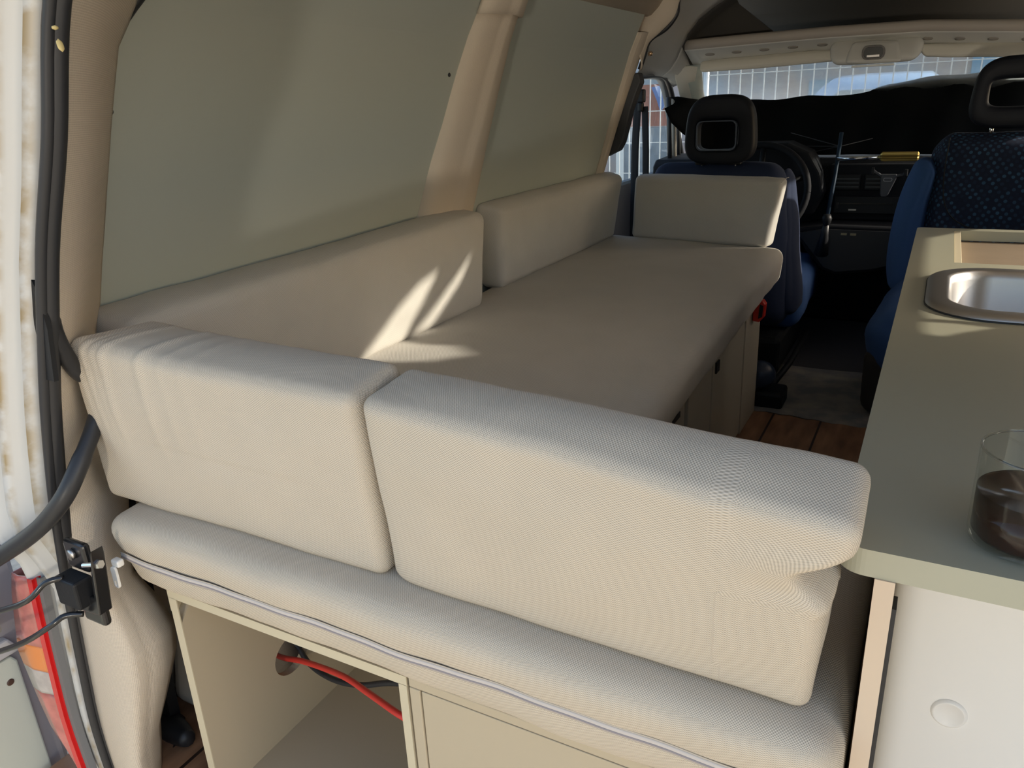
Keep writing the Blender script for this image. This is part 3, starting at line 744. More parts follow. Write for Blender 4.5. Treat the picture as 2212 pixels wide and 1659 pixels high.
# ================================================================== upholstery
mt = thing('mattress', (-.48, .75, .36), 'cream mattress across the rear bench with a long zip, its open end toward the camera', 'mattress')
def mdef(w, un):
    # gentle sag of the lower front edge and puckers along the zip
    if un[1] < .2:
        w.y += .0012*math.sin(w.x*31)*(1-un[1]*5) + .0005*math.sin(w.x*73+1)
        w.z += .003*math.sin(w.x*9+1)*(1-un[2])
        d = (w.z-.429)/.008; w.y += .0035*math.exp(-d*d)
    return w
cushion('cover', [(-.965, .568, .363), (-.012, .568, .363), (-.99, .985, .363), (-.012, .985, .363), (-.965, .530, .492), (-.012, .528, .490), (-1.0, .985, .492), (-.012, .985, .492)], .030, FAB, mt, puff=.004, amp=.001, deform=mdef, step=.010)
zx = [-.945 + .93*i/60 for i in range(61)]
def zpos(x, dz=0, dy=0): return (x, .5455+dy+.28*(.0-dz)+.0012*math.sin(x*31)+.0005*math.sin(x*73+1)+.0005, .429+dz+.0012*math.sin(x*17))
ZIPM = mat('lilac_grey_zip_tape', (.56, .50, .45), .8)
M = MB(); rows = [[zpos(x, .0065, .0005), zpos(x, .0035, -.0018), zpos(x, -.0035, -.0018), zpos(x, -.0065, .0005)] for x in zx]; M.grid(rows)
M.build('zip_tape', ZIPM, mt, smooth=True, solid=.001)
MB().tube([zpos(x, 0, -.0024) for x in zx], .0013, 6).build('zip_teeth', mat('grey_zip_coil', (.30, .26, .25), .7), mt, smooth=True)
M = MB(); M.tube([zpos(x, .0075, -.0002) for x in zx], .0007, 6); M.tube([zpos(x, -.0075, -.0002) for x in zx], .0007, 6)
M.build('zip_seam', FAB, mt, smooth=True)
ZW = mat('white_zip_pull', (.82, .80, .75), .35)
sl_ = MB().box(-.944, -.928, .527, .538, .4245, .4355).build('zip_slider', ZW, mt, bevel=.003, seg=3)
M = MB(); M.ring(rrect(-.943, -.932, .393, .4265, .0045, 5), rrect(-.9400, -.9350, .3955, .4045, .0022, 5), 'y', .524, .5275); M.build('zip_pull', ZW, sl_, bevel=.0006)

lm = thing('mattress', (-.78, 1.9, .36), 'long grey-beige bed mattress beside the olive wall panels, reaching the driver seat', 'mattress')
def ldef(w, un):
    if un[0] > .8: w.x += .010*math.sin(math.pi*un[2])*math.sin(w.y*2.1) - (1-un[2])*.008
    return w
cushion('cover', [(-1.175, .99, .36), (-.40, .99, .36), (-1.17, 2.95, .36), (-.445, 2.80, .36), (-1.165, .99, .492), (-.385, .99, .492), (-1.16, 2.95, .492), (-.435, 2.78, .492)], .042, FABF, lm, puff=.006, amp=.0012, seed=2, deform=ldef, step=.02)

def corner(c8): return c8
def back(name_label, C8, r, m, **k):
    xs = sum(c[0] for c in C8)/8; ys = sum(c[1] for c in C8)/8
    t = thing('backrest_cushion', (xs, ys, .49), name_label, 'cushion', 'backrest cushions around the bed')
    k.setdefault('amp', .0012)
    cushion('cover', C8, r, m, t, **k); return t
# rear left
def rl_def(w, un):
    # puckers running down from the pinched upper left end
    u, v = un[0], un[2]
    k = min(1, u/.05)*math.exp(-u*5.5)*max(0, v-.15)**.8
    s = min(1, un[0]/.03)*sum(a*math.exp(-((u-c-.06*(1-v))/wd_)**2) for c, a, wd_ in ((.045, .8, .010), (.085, 1, .012), (.12, .8, .010), (.155, 1, .012), (.30, 1.1, .014), (.38, .5, .012), (.46, .4, .014)))
    w.y -= .0060*s*(.35+k)*(v > .3)*min(1, (v-.3)*3 if v > .3 else 0)*(1 if un[1] < .6 else .6)
    w.z += .0022*s*(1 if v > .9 else 0)
    if un[0] > .93: w.x += 0
    w.z -= .010*math.sin(math.pi*u)*(1-un[1])*(v > .5)*.4
    return w
c1 = back('cream backrest cushion with puckered corner, standing across the rear at left',
     [(-1.008, .582, .492), (-.506, .584, .492), (-1.0, .675, .49), (-.506, .672, .49),
      (-.985, .560, .742), (-.500, .556, .727), (-.935, .668, .744), (-.500, .650, .738)], .016, FAB, puff=.004, seed=1, deform=rl_def, step=.006)
# rear right
def rr_def(w, un):
    # dented by the counter corner on its right end
    if w.x > -.12:
        g = math.exp(-((w.z-.657)/.020)**2); k = max(0, 1-(-.005-w.x)/.10)
        w.x -= .036*g*k
        w.y -= .004*math.exp(-((w.z-.675)/.012)**2)*k
        w.y += .006*math.exp(-((w.z-.644+.10*(-.03-w.x))/.009)**2)*k*(un[1] < .5)
        if w.z > .66: w.x += .012*min(1, (w.z-.66)/.03)
        if w.z < .62: w.x -= .004
    w.y += .004*math.exp(-((w.x+.49)/.012)**2)*(un[1] < .5)
    return w
c2 = back('cream backrest cushion across the rear at right, squeezed by the counter corner',
     [(-.499, .583, .492), (-.040, .572, .492), (-.499, .672, .49), (-.040, .665, .49),
      (-.493, .553, .728), (-.030, .502, .718), (-.490, .650, .738), (-.028, .588, .736)], .015, FAB, puff=.005, seed=5, deform=rr_def, step=.006)
# side rear
back('grey-beige backrest cushion with sun streaks along the near olive wall panel',
     [(-1.165, .690, .49), (-1.045, .690, .49), (-1.165, 1.745, .49), (-1.043, 1.735, .49),
      (-1.148, .690, .735), (-1.030, .690, .722), (-1.135, 1.775, .752), (-1.020, 1.735, .742)], .022, FABF, puff=.005, seed=3, step=.012)
# side front
back('grey-beige backrest cushion along the far olive wall panel',
     [(-1.170, 1.925, .49), (-1.088, 1.920, .49), (-1.175, 2.885, .49), (-1.105, 2.865, .49),
      (-1.150, 1.880, .748), (-1.078, 1.915, .722), (-1.142, 2.885, .748), (-1.066, 2.865, .724)], .022, FABF, puff=.005, seed=6, step=.012)
# front end
c5 = back('short grey-beige backrest cushion across the bed end in front of the driver seat',
     [(-1.040, 2.864, .49), (-.502, 2.735, .492), (-1.03, 2.935, .49), (-.485, 2.805, .492),
      (-1.024, 2.860, .727), (-.468, 2.730, .724), (-1.01, 2.930, .732), (-.448, 2.800, .728)], .020, FABF, puff=.004, seed=8, step=.012)
# stitched seams where the end caps are sewn on
def seam(parent, pts, m, r=.0012, name='seam'):
    MB().tube(smooth_path(pts, 4), r, 6).build(name, m, parent, smooth=True)
seam(c5, [(-.466, 2.742, .715), (-.455, 2.765, .727), (-.450, 2.785, .728)], FABF)

# ================================================================== cab
ds = thing('driver_seat', (-.73, 3.0, -.05), 'navy blue driver seat seen from behind, with a black open headrest', 'seat')
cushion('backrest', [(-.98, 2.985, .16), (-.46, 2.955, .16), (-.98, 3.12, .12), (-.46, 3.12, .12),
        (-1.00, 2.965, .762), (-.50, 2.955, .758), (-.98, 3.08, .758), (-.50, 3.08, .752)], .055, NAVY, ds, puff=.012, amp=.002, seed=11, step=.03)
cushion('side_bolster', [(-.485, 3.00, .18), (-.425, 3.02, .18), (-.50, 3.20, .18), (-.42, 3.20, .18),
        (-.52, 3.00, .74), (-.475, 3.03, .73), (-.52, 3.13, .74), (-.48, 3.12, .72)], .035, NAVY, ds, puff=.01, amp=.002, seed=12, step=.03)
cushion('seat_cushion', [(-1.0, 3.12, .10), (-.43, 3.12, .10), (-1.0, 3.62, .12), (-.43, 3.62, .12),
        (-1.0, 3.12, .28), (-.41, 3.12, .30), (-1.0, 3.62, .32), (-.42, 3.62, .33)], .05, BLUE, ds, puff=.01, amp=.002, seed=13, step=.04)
MB().box(-.95, -.47, 2.98, 3.5, -.05, .10).build('seat_base', BLKP, ds, bevel=.02)
headrest('headrest', mat('black_headrest_vinyl', (.007, .009, .015), .6, bump=.2, bscale=300, spec=.3), ds, -.733, 2.985, .879, .275, .245, .148, .102, -.008, -.018, .085)
hf = MB().ring(rrect(-.816, -.667, .807, .913, .022, 6), rrect(-.811, -.672, .8125, .9085, .019, 6), 'y', 2.942, 2.955).build('opening_lip', mat('blue_grey_lip', (.07, .09, .13), .4), ds, bevel=.001)
for x in (-.80, -.675):
    MB().tube([(x, 2.985, .74), (x, 2.985, .785)], .007, 10).build('headrest_post', CHROME, ds, smooth=True)
    MB().box(x-.022, x+.022, 2.965, 3.005, .755, .768).build('post_guide', BLKP, ds, bevel=.004)
kn = MB().lathe([(0, -.045), (.022, -.043), (.040, -.030), (.050, -.008), (.052, .010), (0, .012)], (-.475, 2.66, .060), 32, 'y')
o = kn.build('recline_knob', mat('blue_black_knob', (.03, .045, .08), .4), ds, smooth=True)
MB().box(-.49, -.39, 2.62, 2.74, -.055, .01).build('seat_rail_end', BLKP, ds, bevel=.012)
MB().tube([(-.46, 2.68, -.02), (-.43, 3.0, 0), (-.42, 3.4, .03)], .012, 8).build('seat_rail', BLKP, ds, smooth=True)

ps = thing('passenger_seat', (.19, 3.05, -.05), 'blue dotted passenger seat turned toward the rear, partly hidden by the counter', 'seat')
cushion('backrest', [(-.055, 3.06, .26), (.45, 3.06, .26), (-.05, 3.20, .26), (.45, 3.20, .26),
        (-.045, 3.09, .855), (.42, 3.09, .855), (-.04, 3.20, .84), (.42, 3.20, .84)], .075, DOTS, ps, puff=.015, amp=.002, seed=21, step=.02)
def bol(w, un):
    w.x -= .028*math.sin(math.pi*min(1, un[2]*1.05)); return w
cushion('side_bolster', [(-.125, 3.02, .30), (-.02, 3.025, .28), (-.10, 3.19, .30), (.0, 3.19, .28),
        (-.085, 3.08, .775), (-.020, 3.04, .735), (-.07, 3.18, .76), (-.01, 3.18, .76)], .035, BLUE, ps, puff=.01, amp=.001, seed=22, deform=bol, step=.02)
cushion('seat_cushion', [(-.135, 2.62, .10), (.50, 2.62, .10), (-.11, 3.10, .12), (.50, 3.10, .12),
        (-.17, 2.60, .30), (.50, 2.60, .31), (-.12, 3.10, .36), (.50, 3.10, .36)], .085, BLUE, ps, puff=.015, amp=.002, seed=23, step=.03)
cushion('seat_skirt', [(-.15, 2.66, -.045), (.45, 2.66, -.045), (-.12, 3.12, -.045), (.45, 3.12, -.045),
        (-.155, 2.625, .20), (.45, 2.625, .20), (-.12, 3.12, .20), (.45, 3.12, .20)], .05, mat('dark_brown_skirt', (.035, .03, .027), .8), ps, puff=.0, amp=.0, step=.06)
headrest('headrest', MATS['black_headrest_vinyl'], ps, .195, 3.12, .965, .30, .225, .175, .085, 0, .0, .09)
for x in (.13, .26):
    MB().tube([(x, 3.13, .82), (x, 3.13, .88)], .007, 10).build('headrest_post', CHROME, ps, smooth=True)
# fine dark seam line curving down the dotted cloth
MB().tube(smooth_path([(.012, 3.066, .83), (.010, 3.050, .70), (.03, 3.044, .60), (.09, 3.040, .545), (.20, 3.038, .52), (.30, 3.04, .53)], 6), .002, 6).build('seam', BLKP, ps, smooth=True)

# belts and dark belt cover
bc_ = MB(); poly = [(-1.060, 1.095), (-1.098, 1.083), (-1.118, 1.03), (-1.146, .99), (-1.155, .95), (-1.163, .90), (-1.176, .86), (-1.180, .83), (-1.196, .785), (-1.14, .81), (-1.122, .84), (-1.105, .90), (-1.09, .96), (-1.068, 1.02), (-1.050, 1.06)]
poly = [(x*.942, 1+(z-1)*.942) for x, z in poly]; bc_.prism(poly, 'y', 2.820, 2.87); tag(bc_.build('belt_cover', mat('charcoal_plastic', (.05, .052, .058), .6), bevel=.006), 'charcoal plastic belt height cover beside the side window', 'cover')
sb = thing('seat_belt', (-1.12, 3.14, .6), 'black seat belt hanging beside the driver door window', 'seat belt')
MB().box(-1.105, -1.075, 3.10, 3.135, .985, 1.035).box(-1.10, -1.08, 3.10, 3.13, .95, .985).build('belt_anchor', BLKP, sb, bevel=.006)
MB().tube([(-1.105, 3.12, .99), (-1.118, 3.13, .80), (-1.125, 3.135, .40)], .016, 6, flat=.15).build('webbing', mat('black_webbing', (.015, .016, .02), .8), sb)
MB().tube([(-1.075, 3.12, .97), (-1.072, 3.13, .80), (-1.07, 3.135, .40)], .014, 6, flat=.15).build('webbing', MATS['black_webbing'], sb)

# headliner between the cargo seal and the windscreen
secs = {2.89: [(-1.0256, 1.0819), (-1.0063, 1.1252), (-0.9919, 1.1782), (-0.9389, 1.2263), (-0.8908, 1.2696), (-0.8715, 1.3274), (-0.8474, 1.3852), (-0.8089, 1.443)],
        3.25: [(-1.10, 1.088), (-1.075, 1.12), (-1.045, 1.18), (-1.00, 1.235), (-.965, 1.28), (-.93, 1.34), (-.88, 1.39), (-.84, 1.44)],
        3.45: [(-1.12, 1.088), (-1.085, 1.115), (-1.055, 1.16), (-1.035, 1.205), (-1.01, 1.255), (-.96, 1.31), (-.90, 1.35), (-.80, 1.40)],
        3.58: [(-1.135, 1.082), (-1.09, 1.10), (-1.06, 1.13), (-1.045, 1.165), (-1.03, 1.20), (-1.0, 1.25), (-.94, 1.29), (-.84, 1.36)],
        3.70: [(-1.14, 1.045), (-1.10, 1.058), (-1.07, 1.075), (-1.05, 1.09), (-1.03, 1.105), (-1.0, 1.12), (-.93, 1.14), (-.60, 1.16)]}
ks = sorted(secs)
def hl(y):
    for a, b in zip(ks, ks[1:]):
        if y <= b + 1e-6:
            t = (y-a)/(b-a); return [(p[0]*(1-t)+q[0]*t, y, p[1]*(1-t)+q[1]*t) for p, q in zip(secs[a], secs[b])]
ya = [2.89+.58*i/14 for i in range(15)]; yb = [3.47+.23*i/8 for i in range(9)]
M = MB().grid([hl(y) for y in ya]); M.grid([hl(y)[:4] for y in yb]); o = M.build('headliner', LINER, smooth=True, solid=.004)
struct(MB().grid([hl(y)[3:] for y in yb]).build('ceiling.003', ROOF, smooth=True, solid=.004)); tag(o, 'pale grey felt headliner curving over the driver door', 'headliner')
M = MB().tube(smooth_path([near(p) for p in [(-.875, 3.0, 1.40), (-.912, 3.0, 1.328), (-.918, 3.0, 1.283), (-.954, 3.0, 1.24), (-1.005, 3.0, 1.213), (-1.026, 3.0, 1.191), (-1.036, 3.0, 1.159), (-1.056, 3.0, 1.104)]], 6), .0085, 8)
tag(M.build('edge_seal', BLACK, smooth=True), 'black rubber edging strip where the cab headliner meets the beige cargo trim', 'seal')
hk = MB().lathe([(0, -.006), (.006, -.005), (.009, -.001), (.009, .003), (0, .003)], (-.985, 2.91, 1.152), 16, 'y').build('screw_cap', mat('copper_cap', (.75, .5, .3), .25, metal=.8), smooth=True)
tag(hk, 'small coppery screw cap beside the black edging strip', 'screw')
# ceiling of the cab and bulkhead behind the shelf
M = MB().grid([[(x, y, z) for x in (-.90, -.3, .5)] for y, z in ((3.0, 1.47), (3.3, 1.45), (3.6, 1.41), (3.85, 1.33), (3.98, 1.2), (3.98, 1.13))]); struct(M.build('ceiling.002', ROOF, smooth=True, solid=.004))
M = MB().grid([[(x, 3.0, z), (x, 3.65, z-.01)] for x, z in ((.46, 1.08), (.42, 1.20), (.33, 1.32), (.20, 1.48))]); struct(M.build('wall_right.001', LINER, smooth=True, solid=.004))
M = MB().box(.555, .58, 3.0, 4.3, -.05, .74); struct(M.build('wall_right.002', BLKP))
M = MB().box(-1.25, -1.22, 2.88, 4.3, -.05, .66); struct(M.build('door_1', mat('grey_door_card', (.10, .11, .13), .7)))
# door frame around the driver window and the pane
fr = smooth_path([(-1.050, 2.92, 1.078), (-1.12, 3.35, 1.092), (-1.14, 3.56, 1.088), (-1.15, 3.66, 1.060), (-1.155, 3.74, 1.00), (-1.17, 3.88, .86), (-1.19, 4.06, .68)], 6)
struct(MB().tube(fr, .013, 8).build('trim_5', BLACK, smooth=True))
struct(MB().tube([p+Vector((-.035, .03, .006)) for p in fr], .022, 8).build('trim_6', mat('satin_dark_frame', (.10, .11, .12), .3), smooth=True))
M = MB().add([(-1.165, 2.92, .66), (-1.12, 2.92, 1.08), (-1.16, 3.60, 1.085), (-1.19, 3.85, .86), (-1.22, 4.1, .66)], [(0, 1, 2, 3, 4)]); struct(M.build('window_2', SIDEG))
for y in (3.72, 3.79, 3.86):
    M = MB().tube([(-1.15, y, .66), (-1.15, y-.05, 1.0)], .012, 8)
    struct(M.build('trim_7', BLACK if y != 3.79 else mat('grey_frame_strip', (.30, .27, .23), .6), smooth=True))
# windscreen pillar
rows = [[(-1.10, 3.58, 1.10), (-1.06, 3.60, 1.125), (-.99, 3.62, 1.125)], [(-1.12, 3.75, 1.00), (-1.08, 3.76, 1.03), (-1.02, 3.78, 1.02)], [(-1.16, 4.2, .68), (-1.12, 4.2, .72), (-1.05, 4.22, .70)]]
struct(MB().grid(rows).build('trim_8', mat('pale_pillar_trim', (.60, .58, .51), .7), smooth=True, solid=.01))
M = MB().add([(-1.06, 3.60, 1.13), (.45, 3.60, 1.13), (.50, 4.22, .70), (-1.12, 4.22, .70)], [(0, 1, 2, 3)]); struct(M.build('window_1', WINDSH))

# overhead shelf with its lip, slots, lamp console; two sun visors
sh = thing('overhead_shelf', (-.3, 3.5, 1.15), 'taupe plastic overhead shelf across the cab above the windscreen', 'shelf')
def shz(x): return lerp(x, [-1.03, -.75, -.45, -.12, .19, .5], [0, .004, .007, .003, -.022, -.05])
def shy(x): return 3.50 - .0*(x+.3)
xs_ = [-1.03+1.5*i/30 for i in range(31)]
M = MB().grid([[(x, 3.50+dy, z+shz(x)) for dy, z in ((.03, 1.222), (0, 1.224), (-.008, 1.216), (-.006, 1.186))] for x in xs_]); M.build('front_lip', PLAST, sh, smooth=True, solid=.004)
M = MB().grid([[(x, 3.50+dy, z+shz(x)) for dy, z in ((-.006, 1.186), (.006, 1.182), (.05, 1.165), (.12, 1.135), (.16, 1.13))] for x in xs_]); M.build('underside', mat('pale_shelf_plastic', (.62, .61, .56), .55), sh, smooth=True, solid=.003)
M = MB().grid([[(x, y, z+shz(x)) for y, z in ((3.52, 1.19), (3.75, 1.17), (3.98, 1.18))] for x in xs_]); M.build('shelf_tray', PLAST, sh, solid=.004)
for i in range(10):
    x = (-.935+.113*i) if i < 6 else (-.105+.107*(i-6))
    M = MB().lathe([(0, .0), (.6, -.0005), (1, 0), (1, .004)], (0, 0, 0), 24)
    e = M.build('slot', mat('shelf_slot_shade', (.34, .31, .27), .7), sh, smooth=True)
    e.scale = (.020, .013, 1); e.rotation_euler = (R(-22), 0, R(6)); e.location = Vector((x, 3.548, 1.1625+shz(x))) - Vector(sh.location); e.matrix_parent_inverse = Matrix.Identity(4)
lc = thing('overhead_lamp', (-.28, 3.5, 1.10), 'rounded overhead lamp console with a small black window, between the visors', 'lamp')
cushion('housing', [(-.44, 3.475, 1.085), (-.13, 3.475, 1.085), (-.44, 3.62, 1.10), (-.13, 3.62, 1.10),
        (-.455, 3.52, 1.18), (-.115, 3.52, 1.175), (-.455, 3.64, 1.18), (-.115, 3.64, 1.18)], .035, MATS['pale_shelf_plastic'], lc, puff=.004, amp=0, step=.02)
cushion('fascia', [(-.385, 3.462, 1.092), (-.185, 3.462, 1.086), (-.385, 3.50, 1.092), (-.185, 3.50, 1.086),
        (-.365, 3.492, 1.168), (-.205, 3.492, 1.165), (-.365, 3.52, 1.168), (-.205, 3.52, 1.165)], .014, MATS['pale_shelf_plastic'], lc, puff=.003, amp=0, step=.02)
q = MB().ring(rrect(-.325, -.245, 1.100, 1.150, .020, 6), rrect(-.318, -.252, 1.106, 1.145, .015, 6), 'y', 3.458, 3.475).build('bezel', mat('brown_grey_bezel', (.12, .11, .10), .4), lc, bevel=.001)
MB().prism(rrect(-.318, -.252, 1.106, 1.145, .015, 6), 'y', 3.463, 3.475).build('dark_window', BLACKG, lc)
MB().box(-.308, -.262, 3.459, 3.466, 1.109, 1.118).build('switch', STEEL, lc, bevel=.001)
MB().box(-.36, -.21, 3.475, 3.50, 1.076, 1.084).build('lens_strip', mat('pale_lens_strip', (.78, .80, .78), .3), lc, bevel=.002)
v1 = thing('sun_visor', (-.7, 3.57, 1.13), 'pale folded sun visor above the windscreen on the driver side', 'sun visor')
cushion('pad', [(-.985, 3.555, 1.098), (-.435, 3.555, 1.110), (-.97, 3.585, 1.095), (-.435, 3.585, 1.105),
        (-.985, 3.57, 1.140), (-.425, 3.57, 1.150), (-.97, 3.60, 1.142), (-.425, 3.60, 1.150)], .013, VISOR, v1, puff=.003, amp=.001, step=.02)
v2 = thing('sun_visor', (.15, 3.57, 1.12), 'pale folded sun visor right of the lamp console', 'sun visor')
cushion('pad', [(-.115, 3.555, 1.104), (.42, 3.555, 1.075), (-.11, 3.585, 1.10), (.42, 3.585, 1.072),
        (-.14, 3.57, 1.148), (.42, 3.57, 1.120), (-.14, 3.60, 1.148), (.42, 3.60, 1.12)], .012, VISOR, v2, puff=.003, amp=.001, step=.02)

# dashboard
db = thing('dashboard', (-.3, 3.8, .3), 'dark grey dashboard with vents and a centre console', 'dashboard')
MB().prism([(3.64, .725), (3.60, .70), (3.60, .60), (3.63, .55), (3.63, .40), (3.80, .30), (3.90, -.05), (4.28, -.05), (4.28, .68), (3.90, .735)], 'x', -1.20, .54).build('dash_body', DASH, db, bevel=.012, seg=3)
MB().prism([(-.89, .70), (-.86, .77), (-.74, .80), (-.58, .80), (-.49, .76), (-.44, .68), (-.42, .60), (-.46, .50), (-.88, .50)], 'y', 3.50, 3.66).build('instrument_cowl', DASH, db, bevel=.015, seg=3)
cc = MB().prism([(-.52, .455), (-.40, .475), (-.02, .47), (.06, .45), (.03, .38), (-.06, .335), (-.20, .29), (-.34, .27), (-.395, .29), (-.46, .36)], 'y', 3.42, 3.64).build('lower_console', DASH, db, bevel=.012, seg=3)
MB().prism([(-.50, .44), (-.40, .46), (-.02, .455), (.04, .44), (-.06, .345), (-.20, .302), (-.34, .284), (-.385, .30)], 'y', 3.413, 3.422).build('console_face', BLACK, db, bevel=.002)
MB().box(-.415, -.02, 3.575, 3.615, .475, .705).build('centre_stack', DASH, db, bevel=.008)
for x0, x1 in ((-.395, -.29), (-.275, -.175)):
    v = MB().box(x0, x1, 3.565, 3.58, .60, .665).build('air_vent', BLKP, db, bevel=.004)
    MB().box(x0+.006, x1-.006, 3.558, 3.566, .612, .617).box(x0+.006, x1-.006, 3.558, 3.566, .628, .633).box(x0+.006, x1-.006, 3.558, 3.566, .644, .649).build('slat', mat('vent_slat', (.05, .055, .06), .5), v)
rdo = MB().box(-.385, -.13, 3.560, 3.58, .505, .575).build('radio', BLKP, db, bevel=.003)
MB().box(-.36, -.16, 3.556, 3.561, .545, .549).box(-.375, -.365, 3.556, 3.561, .525, .55).build('radio_slot', BLACKG, rdo)
MB().box(-.325, -.295, 3.554, 3.561, .518, .524).build('radio_button', STEEL, rdo)
for x in (-.33, -.295): MB().box(x, x+.022, 3.408, 3.414, .438, .446).build('console_button', mat('dim_yellow_button', (.30, .27, .16), .5), db)
gl = thing('gear_lever', (-.40, 3.45, .38), 'black gear lever with a ribbed gaiter beside the centre console', 'gear lever')
MB().tube([(-.40, 3.42, .36), (-.39, 3.38, .44), (-.385, 3.36, .485)], [.03, .016, .012], 12).build('gaiter', BLACK, gl, smooth=True)
MB().lathe([(0, .03), (.014, .028), (.020, .012), (.016, -.005), (.010, -.015)], (-.383, 3.355, .50), 20).build('knob', BLKP, gl, smooth=True)
# phone holder
ph = thing('phone_holder', (-.185, 3.53, .62), 'dark grey three-armed phone holder clipped to the air vent', 'phone holder')
GH = mat('grey_holder_plastic', (.06, .062, .07), .5)
MB().prism([(-.215, .668), (-.155, .668), (-.157, .648), (-.180, .585), (-.188, .578), (-.205, .578), (-.210, .59)], 'y', 3.530, 3.548).build('body', GH, ph, bevel=.004)
MB().tube([(-.21, 3.538, .66), (-.235, 3.538, .675), (-.245, 3.53, .685)], .006, 6).build('arm', GH, ph)
MB().tube([(-.16, 3.538, .66), (-.135, 3.538, .665), (-.125, 3.53, .673)], .006, 6).build('arm', GH, ph)
for x, z in ((-.252, .668), (-.130, .660)): MB().box(x, x+.013, 3.522, 3.534, z, z+.028).build('grip_pad', BLKP, ph, bevel=.003)
MB().ring(rrect(-.203, -.170, .640, .654, .006, 4), rrect(-.201, -.172, .642, .652, .005, 4), 'y', 3.5285, 3.5305).build('emblem', mat('emblem_outline', (.35, .36, .38), .4), ph)
MB().box(-.21, -.18, 3.548, 3.565, .60, .62).build('vent_clip', BLKP, ph)
# steering wheel
sw = thing('steering_wheel', (-.665, 3.36, .60), 'black steering wheel half hidden behind the driver seat', 'steering wheel')
def wheel():
    c = Vector((-.665, 3.38, .61)); nrm = Vector((0, -1, .35)).normalized(); u = Vector((1, 0, 0)); v = nrm.cross(u)*-1
    pts = [c + u*.195*math.cos(2*math.pi*k/48) + v*.195*math.sin(2*math.pi*k/48) for k in range(49)]
    MB().tube(pts, .0145, 10, cap=False)  .build('rim', mat('matt_black_rim', (.008, .009, .012), .7, spec=.2), sw, smooth=True)
    for a in (200, 340, 270):
        q = R(a); MB().tube([c + (u*math.cos(q)+v*math.sin(q))*.03, c+(u*math.cos(q)+v*math.sin(q))*.19], .012, 8, flat=.6).build('spoke', BLKP, sw, smooth=True)
    MB().lathe([(0, -.03), (.05, -.025), (.065, 0), (.06, .03), (.03, .12)], tuple(c), 28, 'y').build('hub', BLKP, sw, smooth=True)
wheel()

# black umbrella used as a sunshade against the windscreen
um = thing('umbrella', (-.4, 3.8, .7), 'open black umbrella wedged behind the windscreen as a sunshade', 'umbrella')
def canopy():
    tx = [-1.115, -1.08, -1.03, -.98, -.80, -.66, -.56, -.44, -.36, -.31, -.26, -.20, -.08, .05, .2, .42]
    tz = [1.000, .998, .982, .975, .970, .972, .976, .978, .974, .982, 1.008, 1.018, 1.030, 1.038, 1.04, 1.02]
    rows = []
    N = 44
    for i in range(N+1):
        x = -1.115+1.535*i/N; z1 = lerp(x, tx, tz) ; row = []
        z0 = lerp(x, [-1.115, -1.06, -.95, -.4, .4], [.955, .86, .735, .735, .73])
        for k in range(11):
            t = k/10; z = z1*(1-t)+z0*t
            b = .07*math.sin(math.pi*t)*(1+.25*math.sin(i*math.pi/5.5)) if True else 0
            xx = x + (.02*math.sin(t*3) if x < -1.0 else 0)
            row.append((xx, 3.80 - .22*max(0, min(1, (-.98-x)/.10)) - .10*t + b*.6 + .012*math.sin(i*1.1+t*2)*(t > .05), z + (.004*math.sin(i*.9) if k == 0 else 0)))
        rows.append(row)
    MB().grid(rows).build('canopy', mat('black_umbrella_cloth', (.004, .0045, .005), .9, bump=.2, bscale=80, spec=.08), um, smooth=True, solid=.002)
canopy()
hub = Vector((-.385, 3.60, .775))
for i, p in enumerate([(-.60, 3.68, .83), (-.56, 3.66, .775), (-.50, 3.68, .80), (-.52, 3.68, .745), (-.27, 3.68, .80)]):
    MB().tube([hub, Vector(p)], .0016, 6).build('rib', mat('dull_steel_rib', (.05, .05, .055), .5, metal=.3, spec=.3), um)
MB().tube([(-.385, 3.60, .83), (-.388, 3.54, .66), (-.395, 3.44, .47)], .008, 10).build('shaft', mat('dark_blue_shaft', (.012, .03, .055), .55, spec=.3), um, smooth=True)
MB().box(-.415, -.395, 3.425, 3.445, .462, .468).build('tip', GOLD, um)
u2 = thing('folding_umbrella', (-.2, 3.56, .74), 'chrome umbrella shaft with a ribbed gold handle lying above the vents', 'umbrella')
MB().tube([(-.388, 3.555, .728), (-.225, 3.555, .732)], .0085, 14).build('shaft', CHROME, u2, smooth=True)
M = MB(); rows = []
for xq in (-.225, -.218, -.09, -.085):
    rows.append([(xq, 3.555+(.0185 if k % 2 else .0145)*(.7 if xq in (-.225, -.085) else 1)*math.cos(2*math.pi*k/20), .735+(.0185 if k % 2 else .0145)*(.7 if xq in (-.225, -.085) else 1)*math.sin(2*math.pi*k/20)) for k in range(20)])
M.grid(rows, closed=True); M.f += [tuple(range(20)), tuple(range(60, 80))]; M.uv = [None]*len(M.f); M.build('handle', GOLD, u2)

# rubber mat on the cab floor
M = MB(); rows = []
for i in range(25):
    x = -.52+.66*i/24
    rows.append([(x, y, -.0485 + .002*math.sin(x*14+y*5)) for y in (2.585+.010*math.sin(x*9)-.005*(i % 3), 2.7, 2.85, 3.0, 3.12)])
M.grid(rows); tag(M.build('rubber_mat', MAT_, smooth=True, solid=.004), 'worn grey rubber mat on the cab floor between the seats', 'mat')

